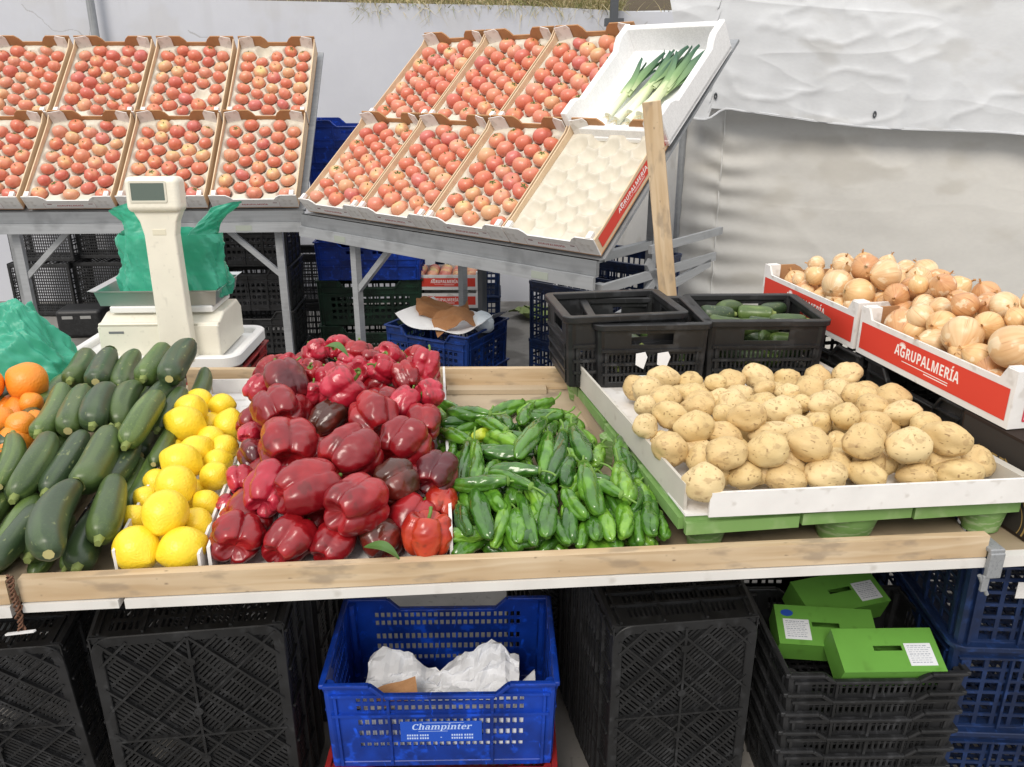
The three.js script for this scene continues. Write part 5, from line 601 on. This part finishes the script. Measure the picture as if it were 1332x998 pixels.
// onions: papery, striped from neck to root
const onTex = [0, 1, 2, 3].map((k) => dataTex(512, 128, (u, v) => { const st = vn(u * 70 + 1.5 * Math.sin(v * 4), v * 1.6, 70, 2, 60 + k), fine = vn(u * 180, v * 4, 180, 4, 64), n = smooth(fbm(u * 4, v * 3, 4, 3, 4, 66 + k), 0.35, 0.7); const P = [[[230, 192, 138], [206, 154, 98]], [[236, 212, 172], [214, 172, 122]], [[214, 166, 116], [192, 134, 88]], [[230, 200, 156], [208, 164, 116]]][k]; let c = mix3(P[0], P[1], n * 0.55 + st * 0.45); c = mix3(c, [150, 92, 56], smooth(fine * st, 0.55, 0.8) * 0.6); return mix3(c, [240, 226, 196], smooth(fbm(u * 9, v * 5, 9, 5, 3, 69 + k), 0.66, 0.74) * 0.6); }));
const onM = onTex.map((m) => phy({ map: m, roughness: 0.4, clearcoat: 0.25, clearcoatRoughness: 0.35 }));
const onG = [0, 1, 2].map((k) => surf(32, 26, (u, v) => { const a = u * 6.2832, b = v * Math.PI, s = Math.sin(b), c = -Math.cos(b), r = Math.pow(s, 0.92) * (1 + 0.05 * (fb3(Math.cos(a) * 1.3 + k * 4, c, Math.sin(a) * 1.3) - 0.5) + 0.006 * Math.cos(a * 24)); return [r * Math.cos(a), c * (0.9 + 0.06 * k) + 0.2 * Math.pow(Math.max(0, c), 14), r * Math.sin(a)]; }, true));
const neckG = M([new THREE.ConeGeometry(0.13, 0.42, 7, 2, true).translate(0, 0.2, 0), ...[0, 1, 2].map((i) => surf(2, 4, (u, v) => [(u - 0.5) * 0.14, 0.15 + v * 0.3, 0.03 + 0.12 * v * v]).rotateY(i * 2.1))]), neckM = std({ color: 0xb98a58, roughness: 0.9, side: THREE.DoubleSide }), rootM = std({ color: 0x9a8460, roughness: 1 }), rootG = M(Array.from({ length: 9 }, (_, i) => tube([[0, 0, 0], [0.07 * Math.cos(i * 0.7), -0.05, 0.07 * Math.sin(i * 0.7)], [0.14 * Math.cos(i * 0.7), -0.05 - 0.04 * (i % 3), 0.14 * Math.sin(i * 0.7)]], 0.014, 3, 4)));
function onion(x, y, z, r, i) { const o = thing('onion', `${['golden', 'pale straw', 'reddish brown', 'tan'][(i * 5 + (i >> 2)) % 4]} onion in the ${z < -2.03 ? 'farther red box by the tent' : 'nearer red box'}, ${y > 1.13 ? 'on top of the heap' : 'low in the heap'}`, 'onion', [x, y, z], 0, 'onions in the red boxes'); mesh('skin', onG[i % 3], onM[(i * 5 + (i >> 2)) % 4], o); const n = mesh('neck', neckG, neckM, o); n.position.y = 0.86 + 0.06 * (i % 3) + 0.08; mesh('roots', rootG, rootM, o).position.y = -0.88 - 0.06 * (i % 3); o.scale.setScalar(r * 0.9); const xf = 0.993 - 0.198 * (-1.52 - z) / 1.02 + 0.012 + r * 0.9; if (o.position.x < xf) o.position.x = xf; const zf = -1.538 - (o.position.x - 0.993) * 0.195 - r * 0.9; if (o.position.z > zf) o.position.z = zf; const d = V(rr(-1, 1), rr(-0.3, 1), rr(-0.8, 1)).normalize(); o.quaternion.setFromUnitVectors(UP, d).multiply(new THREE.Quaternion().setFromAxisAngle(UP, rr(0, 6.28))); }
ONIONS_AT.forEach(([x, y, z, r], i) => onion(x, y, z, r, i));
for (let i = 0; i < 60; i++) { const u = (i % 5) / 4, v = Math.floor(i / 5) / 11; onion(lerp(1.05, 1.36, u) - 0.19 * v + rr(-0.015, 0.015), 1.075 + 0.05 * Math.min(1, u * 2) + rr(-0.012, 0.012), lerp(-1.57, -2.5, v) + rr(-0.02, 0.02) - 0.05 * u, rr(0.034, 0.044), i + 3); }

// ------------------------------------------------------------------ onion boxes and what carries them
{
  const onionBox = (label, x, z, y, yaw, L) => { // origin: the near corner of the long printed side
    const b = thing('onion_box', label, 'box', [x, y, z], yaw, null), Wd = 0.42, h = 0.122;
    const sideP = (len) => [[-len / 2, 0], [len / 2, 0], [len / 2, h], [len / 2 - 0.03, h], [len / 2 - 0.045, h - 0.026], [-len / 2 + 0.045, h - 0.026], [-len / 2 + 0.03, h], [-len / 2, h]];
    mesh('long_panel', cubeUV(panel(sideP(L), [], 0.006).rotateY(-Math.PI / 2).translate(0.003, 0, -L / 2)), whiteCard, b); mesh('long_panel', cubeUV(panel(sideP(L), [], 0.006).rotateY(Math.PI / 2).translate(Wd - 0.003, 0, -L / 2)), whiteCard, b);
    mesh('end_panel', cubeUV(panel(notched(Wd - 0.0125, h, 0.02, 0.08), [], 0.006).translate(Wd / 2, 0, -0.0035)), whiteCard, b);
    mesh('inner_end', cubeUV(panel(notched(Wd - 0.0125, h - 0.004, 0.02, 0.08), [], 0.006).translate(Wd / 2, 0, -L + 0.0035)), cardMat, b);
    mesh('base', cubeUV(box(Wd - 0.014, 0.005, L - 0.016, Wd / 2, 0.0025, -L / 2)), cardMat, b);
    mesh('printed_band', new THREE.PlaneGeometry(L - 0.022, 0.068).rotateY(-Math.PI / 2).translate(-0.0009, 0.049, -L / 2), bandMat, b);
    mesh('end_print', ring(Wd - 0.06, 0.08, 0.004, 0.004, 0.0006).translate(Wd / 2, 0.054, 0.0001), std({ color: 0xc9414f, roughness: 0.7 }), b);
    for (const [cx, cz] of [[0.02, -0.02], [0.02, -L + 0.02]]) mesh('corner_tab', cubeUV(box(0.03, h - 0.01, 0.028, cx, (h - 0.01) / 2 + 0.012, cz)), whiteCard, b);
    return b;
  };
  const yaw = 0.193;
  onionBox('red and white onion box standing nearer the end of the potato tray', 0.993, -1.52, 0.998, yaw, 0.525); onionBox('red and white onion box farther back by the tent canvas', 0.889, -2.05, 1.0, yaw, 0.505);
  // black crates under the boxes, a printed carton at the near end
  const sc = [0.5 / 0.5, 0.19 / 0.29, 0.4 / 0.36];
  const cr = crate('stacking_crate', 'deep', blackPl2, 'black crate under the farther onion box with a white label', null, [1.035, 0.803, -2.28], yaw - Math.PI / 2, 0, 0, [0.94, 0.66, 1.05]); 
  const cr2 = crate('stacking_crate', 'deep', blackPl2, 'black crate under the middle of the onion boxes with torn label', null, [1.13, 0.803, -1.86], yaw - Math.PI / 2, 0, 0, [0.72, 0.66, 1.05]);
  for (const [c, x] of [[cr, 0.12], [cr2, 0.02], [cr, -0.14]]) mesh('label', box(0.05, 0.07, 0.001, x, 0.15, -0.1875).rotateY(0), std({ map: rep(whiteCardTex, 4), roughness: 0.7 }), c);
  const bx = thing('printed_carton', 'dark brown carton with gold lettering under the near onion box', 'carton', [1.175, 0.803, -1.56], yaw);
  mesh('body', cubeUV(box(0.38, 0.192, 0.22, 0, 0.096, 0)), std({ map: rep(cardTex, 3), color: 0x3a332c, roughness: 0.85 }), bx);
  const pr = canvasTex(512, 384, (c, w, h) => { c.fillStyle = '#2c2723'; c.fillRect(0, 0, w, h); c.strokeStyle = '#a88a4e'; c.fillStyle = '#b08f50'; c.lineWidth = 9; c.font = 'bold 120px serif'; c.fillText('(BV)', 90, 190); c.beginPath(); c.arc(390, 330, 120, 0, 7); c.stroke(); c.lineWidth = 5; c.beginPath(); c.arc(390, 330, 95, 0, 7); c.stroke(); c.font = 'bold 60px serif'; c.fillText('ZS', 60, 330); });
  const pmat = std({ map: pr, roughness: 0.8 }); mesh('print', new THREE.PlaneGeometry(0.21, 0.18).rotateY(-Math.PI / 2).translate(-0.191, 0.096, 0), pmat, bx); mesh('print', new THREE.PlaneGeometry(0.34, 0.18).translate(0, 0.096, 0.111), pmat, bx);
  // two black crates of small zucchini on the back of the potato tray
  const c0 = crate('produce_crate', 'slim', blackPl, 'empty black crate holding the one with small zucchini', null, [0.275, 0.905, -2.16], 0.16, 0, 0, [1.08, 1.12, 0.9]);
  const cA = crate('produce_crate', 'slim', blackPl, 'black crate with white stickers holding small zucchini', null, [0.352, 0.906, -2.155], 0.06);
  mesh('sticker', box(0.09, 0.03, 0.001, 0.0, 0.02, 0.1445), std({ map: canvasTex(128, 48, (c, w, h) => { c.fillStyle = '#eef0ee'; c.fillRect(0, 0, w, h); c.fillStyle = '#4f9c86'; c.fillRect(6, 6, 44, 24); c.fillStyle = '#9aa'; c.fillRect(60, 10, 56, 4); c.fillRect(60, 20, 48, 4); c.fillRect(60, 30, 52, 3); }), roughness: 0.6 }), cA);
  for (const [x, w] of [[-0.028, 0.03], [0.03, 0.034]]) mesh('torn_sticker', panel([[-w / 2, 0], [w * 0.2, -0.012], [w / 2, 0.02], [w * 0.3, 0.034], [-w / 2, 0.03]], [], 0.001).translate(x, 0.065, 0.1465), std({ color: 0xe8e8e8, roughness: 0.7 }), cA);
  const cB = crate('produce_crate', 'slim', blackPl2, 'black crate of cucumbers at the back of the potato tray', null, [0.66, 0.906, -2.19], 0.02, 0, 0, [1.08, 1, 1]);
  const cu = (n, x, y, z, ang, r, L, lab, grp) => { const o = thing('cucumber', lab, 'cucumber', [0, 0, 0], 0, grp); mesh('skin', zGeo[n % 4], zMats[(n + 1) % 3], o); mesh('stem', zStem, zStemM, o).position.y = 0.1; const dx = Math.cos(ang) * L / 2, dz = Math.sin(ang) * L / 2; along(o, [x + dx, y + rr(-0.01, 0.01), z + dz], [x - dx, y, z - dz], 0.21, 0.03, r); };
  for (let i = 0; i < 24; i++) cu(i, 0.575 + (i % 4) * 0.056 + rr(-0.008, 0.008), 0.955 + Math.floor(i / 8) * 0.042 + (i % 3) * 0.004, -2.27 + ((i >> 2) % 2) * 0.13 + rr(-0.02, 0.02), rr(-0.7, 0.7), rr(0.02, 0.026), 0.1, 'small dark cucumber lying in the black crate at the back of the potato tray', 'cucumbers in the black crate');
  for (let i = 0; i < 7; i++) cu(i, 0.26 + (i % 4) * 0.058, 0.96 + (i > 3 ? 0.048 : 0), -2.15 + rr(-0.02, 0.02), 1.4 + rr(-0.1, 0.1), 0.024, 0.19, 'small zucchini lying in the black crate with white stickers', 'small zucchini in the stickered crate');
}

// ------------------------------------------------------------------ under the front table
{
  // crate on its end, bottom towards the buyer, another behind it
  crate('lattice_crate', 'lattice', blackPl2, 'black lattice crate stood on end under the zucchini, underside outward', null, [-0.68, 0.305, -1.44], 0.1, -Math.PI / 2 + 0.02, 0.03);
  crate('lattice_crate', 'lattice', blackPl2, 'black slotted crate stood up behind the lattice crate under the zucchini', null, [-0.69, 0.335, -1.75], 0.05, -Math.PI / 2, 0, [1, 1, 1.05]);
  crate('lattice_crate', 'lattice', blackPl, 'black crate leaning in the corner under the oranges, beside the lattice crate', null, [-1.19, 0.26, -1.5], 0.12, -Math.PI / 2 + 0.1, 0, [1, 1, 0.86]);
  crate('lattice_crate', 'lattice', blackPl2, 'black crate lying behind the one leaning under the oranges', null, [-1.2, 0.3, -1.85], 0, -Math.PI / 2, 0, [1.1, 1, 1]);
  // nested crates lying on their sides
  for (let i = 0; i < 6; i++) crate('nesting_crate', 'nest', i % 2 ? blackPl : blackPl2, i ? 'black nesting crate, number ' + ['two', 'three', 'four', 'five', 'six'][i - 1] + ' behind the lattice face of the sideways stack' : 'front black nesting crate of the sideways stack, lattice underside showing', i ? 'crates nested behind in the sideways stack' : null, [0.385 - i * 0.012, 0.29, -1.52 - i * 0.062], 0.12, -Math.PI / 2, 0);
  for (let i = 0; i < 2; i++) crate('nesting_crate', 'nest', blackPl2, (i ? 'rear' : 'fore') + ' black crate standing behind the lettered blue crate under the table', 'crates behind the blue crate', [0.22, 0.29, -1.95 - i * 0.07], 0.2, -Math.PI / 2, 0);
  // upright nested stack with the green boxes
  for (let i = 0; i < 6; i++) crate('shallow_crate', 'upright', i % 2 ? blackPl : blackPl2, 'black shallow crate, ' + fromTop(i, 6) + ' of the stack under the green cartons', 'upright stack of shallow crates', [0.81, i * 0.053, -1.66], 0.02, 0, 0, [1.0, 1, 1.1]);
  for (let i = 0; i < 3; i++) crate('navy_crate', 'mesh', navyPl, 'navy blue crate, ' + fromTop(i, 3) + ' of the stack beyond the table clamp', 'navy crates under the table', [1.3, i * 0.235, -1.75], -0.05, 0, 0, [1, 0.8, 1.2]);
  mesh('paper_tag', box(0.09, 0.05, 0.001, -0.16, 0.2, 0.212), whiteCard, scene.getObjectByName('navy_crate_002'));
  for (let i = 0; i < 2; i++) crate('stacking_crate', 'deep', blackPl2, (i ? 'upper' : 'lower') + ' black crate at the back under the table behind the green cartons', 'crates at the back under the table', [0.75, i * 0.28, -2.25], 0, 0, 0, [0.95, 1, 1]);
  // red crate below, blue crate on it
  const red = crate('red_crate', 'deep', redPl, 'red plastic crate on the ground under the blue crate', null, [-0.158, 0.0, -1.585], 0.0, 0, 0, [1.01, 0.76, 0.87]);
  const b = crate('blue_crate', 'blue', bluePl, 'blue plastic crate with white lettering and torn paper under the front table', null, [-0.158, 0.221, -1.585], 0.02);
  const logo = canvasTex(512, 160, (c, w, h) => { c.fillStyle = '#1d4fb8'; c.fillRect(0, 0, w, h); c.fillStyle = '#b9cdf0'; c.font = 'italic bold 62px serif'; c.textAlign = 'center'; c.fillText('Champinter', w / 2, 66); c.fillRect(w * 0.28, 12, w * 0.5, 3); c.fillRect(w * 0.22, 78, w * 0.36, 3); c.font = 'bold 20px sans-serif'; for (const [x, n] of [[110, 3], [390, 3]]) for (let r = 0; r < 2; r++) for (let i = 0; i < 9; i++) c.fillRect(x - 70 + i * 15 + (i > 4 ? 6 : 0), 104 + r * 24, 10, 14); c.fillRect(250, 126, 10, 6); });
  mesh('lettering', new THREE.PlaneGeometry(0.178, 0.056).translate(0, 0.101, 0.1545), std({ map: logo, roughness: 0.45 }), b).scale.set(1, 0.98, 1);
  // crumpled white paper in the blue crate
  const edge = (u) => 0.008 * Math.abs(Math.sin(u * 40)) + 0.012 * vn(u * 7, 3);
  const pap = thing('white_paper', 'crumpled white paper with scalloped edges stuffed in the blue crate', 'paper', [-0.158, 0.3, -1.6]), pm = std({ color: 0xe4e6ea, roughness: 0.75, side: THREE.DoubleSide, flatShading: true });
  const crease = (u, v, s) => { const r = 1 - Math.abs(2 * fb3(u * 5 + s, v * 4 + u * 2, s) - 1), q = 1 - Math.abs(2 * fb3(u * 11 - v * 3 + s, v * 8, s + 3) - 1); return 0.032 * r * r + 0.008 * q * q; };
  mesh('sheet', surf(34, 14, (u, v) => { const x = (u - 0.5) * 0.36 - 0.005 + 0.02 * (fb3(u * 3, v * 3, 9) - 0.5), top = 0.045 + 0.028 * Math.sin(u * 8 + 0.4) + 0.045 * smooth(u, 0.35, 0.75) - 0.05 * smooth(u, 0.82, 1) + edge(u); return [x, v * top + 0.6 * crease(u, v, 2) - 0.01, 0.07 - 0.11 * v + 1.1 * crease(u, v, 5)]; }), pm, pap);
  mesh('sheet', surf(30, 12, (u, v) => { const x = (u - 0.5) * 0.42; return [x, 0.05 + 0.8 * crease(u, v, 7) - 0.02 - 0.03 * v + (u > 0.9 ? (u - 0.9) * 0.6 : 0), 0.135 - 0.12 * v + 0.3 * crease(v, u, 4)]; }), pm, pap);
  mesh('sheet', surf(30, 10, (u, v) => [(u - 0.5) * 0.4, -0.06 + 0.12 * v, 0.155 + 0.004 * (fb3(u * 9, v * 4, 3) - 0.5)]), pm, pap);
  const scr = single('cardboard_scrap', surf(10, 10, (u, v) => [(u - 0.5) * 0.1, 0.02 * vn(u * 3, v * 3), (v - 0.5) * 0.05]), std({ map: rep(cardTex, 2), side: THREE.DoubleSide, roughness: 0.9 }), 'brown cardboard scrap poking from under the white paper in the blue crate', 'cardboard'); scr.position.set(-0.26, 0.36, -1.5); scr.rotation.set(0.6, 0.3, 0.3);
  // three green glove-box sized cartons
  const gM = std({ color: 0x74b64c, roughness: 0.5, map: rep(whiteCardTex, 2) }), wl = std({ color: 0xe3e6ea, roughness: 0.6 });
  const lblM = std({ roughness: 0.6, map: canvasTex(128, 112, (c, w, h) => { c.fillStyle = '#e3e6ea'; c.fillRect(0, 0, w, h); c.fillStyle = '#8d94a4'; for (let r = 0; r < 9; r++) { let x = 6; while (x < w - 18) { const l = 5 + hash(r, x, 3) * 16; c.fillRect(x, 7 + r * 11.5, l, r % 4 === 0 ? 4 : 2.5); x += l + 3 + hash(x, r, 5) * 4; } } }) });
  const carton = (label, x, y, z, yaw, tilt, logoOn, ws) => { const t = thing('green_carton', label, 'carton', [x, y, z], yaw); t.rotation.x = tilt; const w = 0.25;
    mesh('body', cubeUV(M([box(w, 0.004, 0.115, 0, 0.002, 0), box(w, 0.08, 0.003, 0, 0.044, 0.056), box(w, 0.08, 0.003, 0, 0.044, -0.056), box(0.003, 0.08, 0.1085, w / 2 - 0.0016, 0.044, 0), box(0.003, 0.08, 0.1085, -w / 2 + 0.0016, 0.044, 0)])), gM, t);
    mesh('top_panel', cubeUV(panel(rect(w, 0.118, -0.059), [[0.0, 0.004, 0.07, 0.014]], 0.003).rotateX(-Math.PI / 2).translate(0, 0.0858, 0)), gM, t);
    mesh('label', box(0.066, 0.001, 0.06, ws * 0.075, 0.0879, 0.014), wl, t); mesh('print', new THREE.PlaneGeometry(0.06, 0.054).rotateX(-Math.PI / 2).translate(ws * 0.075, 0.0888, 0.014), lblM, t);
    if (logoOn) mesh('logo', new THREE.CylinderGeometry(0.016, 0.016, 0.0012, 20).scale(1, 1, 0.62).translate(-0.095, 0.088, -0.034), std({ color: 0x2a52b0, roughness: 0.4 }), t);
    t.scale.set(0.92, 0.8, 0.9); return t; };
  carton('bright green carton with white label lying foremost on the shallow crates', 0.85, 0.385, -1.57, 0.02, 0.42, false, 1);
  carton('green carton with blue oval logo tipped in the shallow crate', 0.755, 0.365, -1.68, -0.1, 0.4, true, -1);
  carton('green carton at the back of the shallow crate, lying askew', 0.82, 0.385, -1.79, 0.3, 0.35, false, 1);
}
renderer.render(scene, camera);
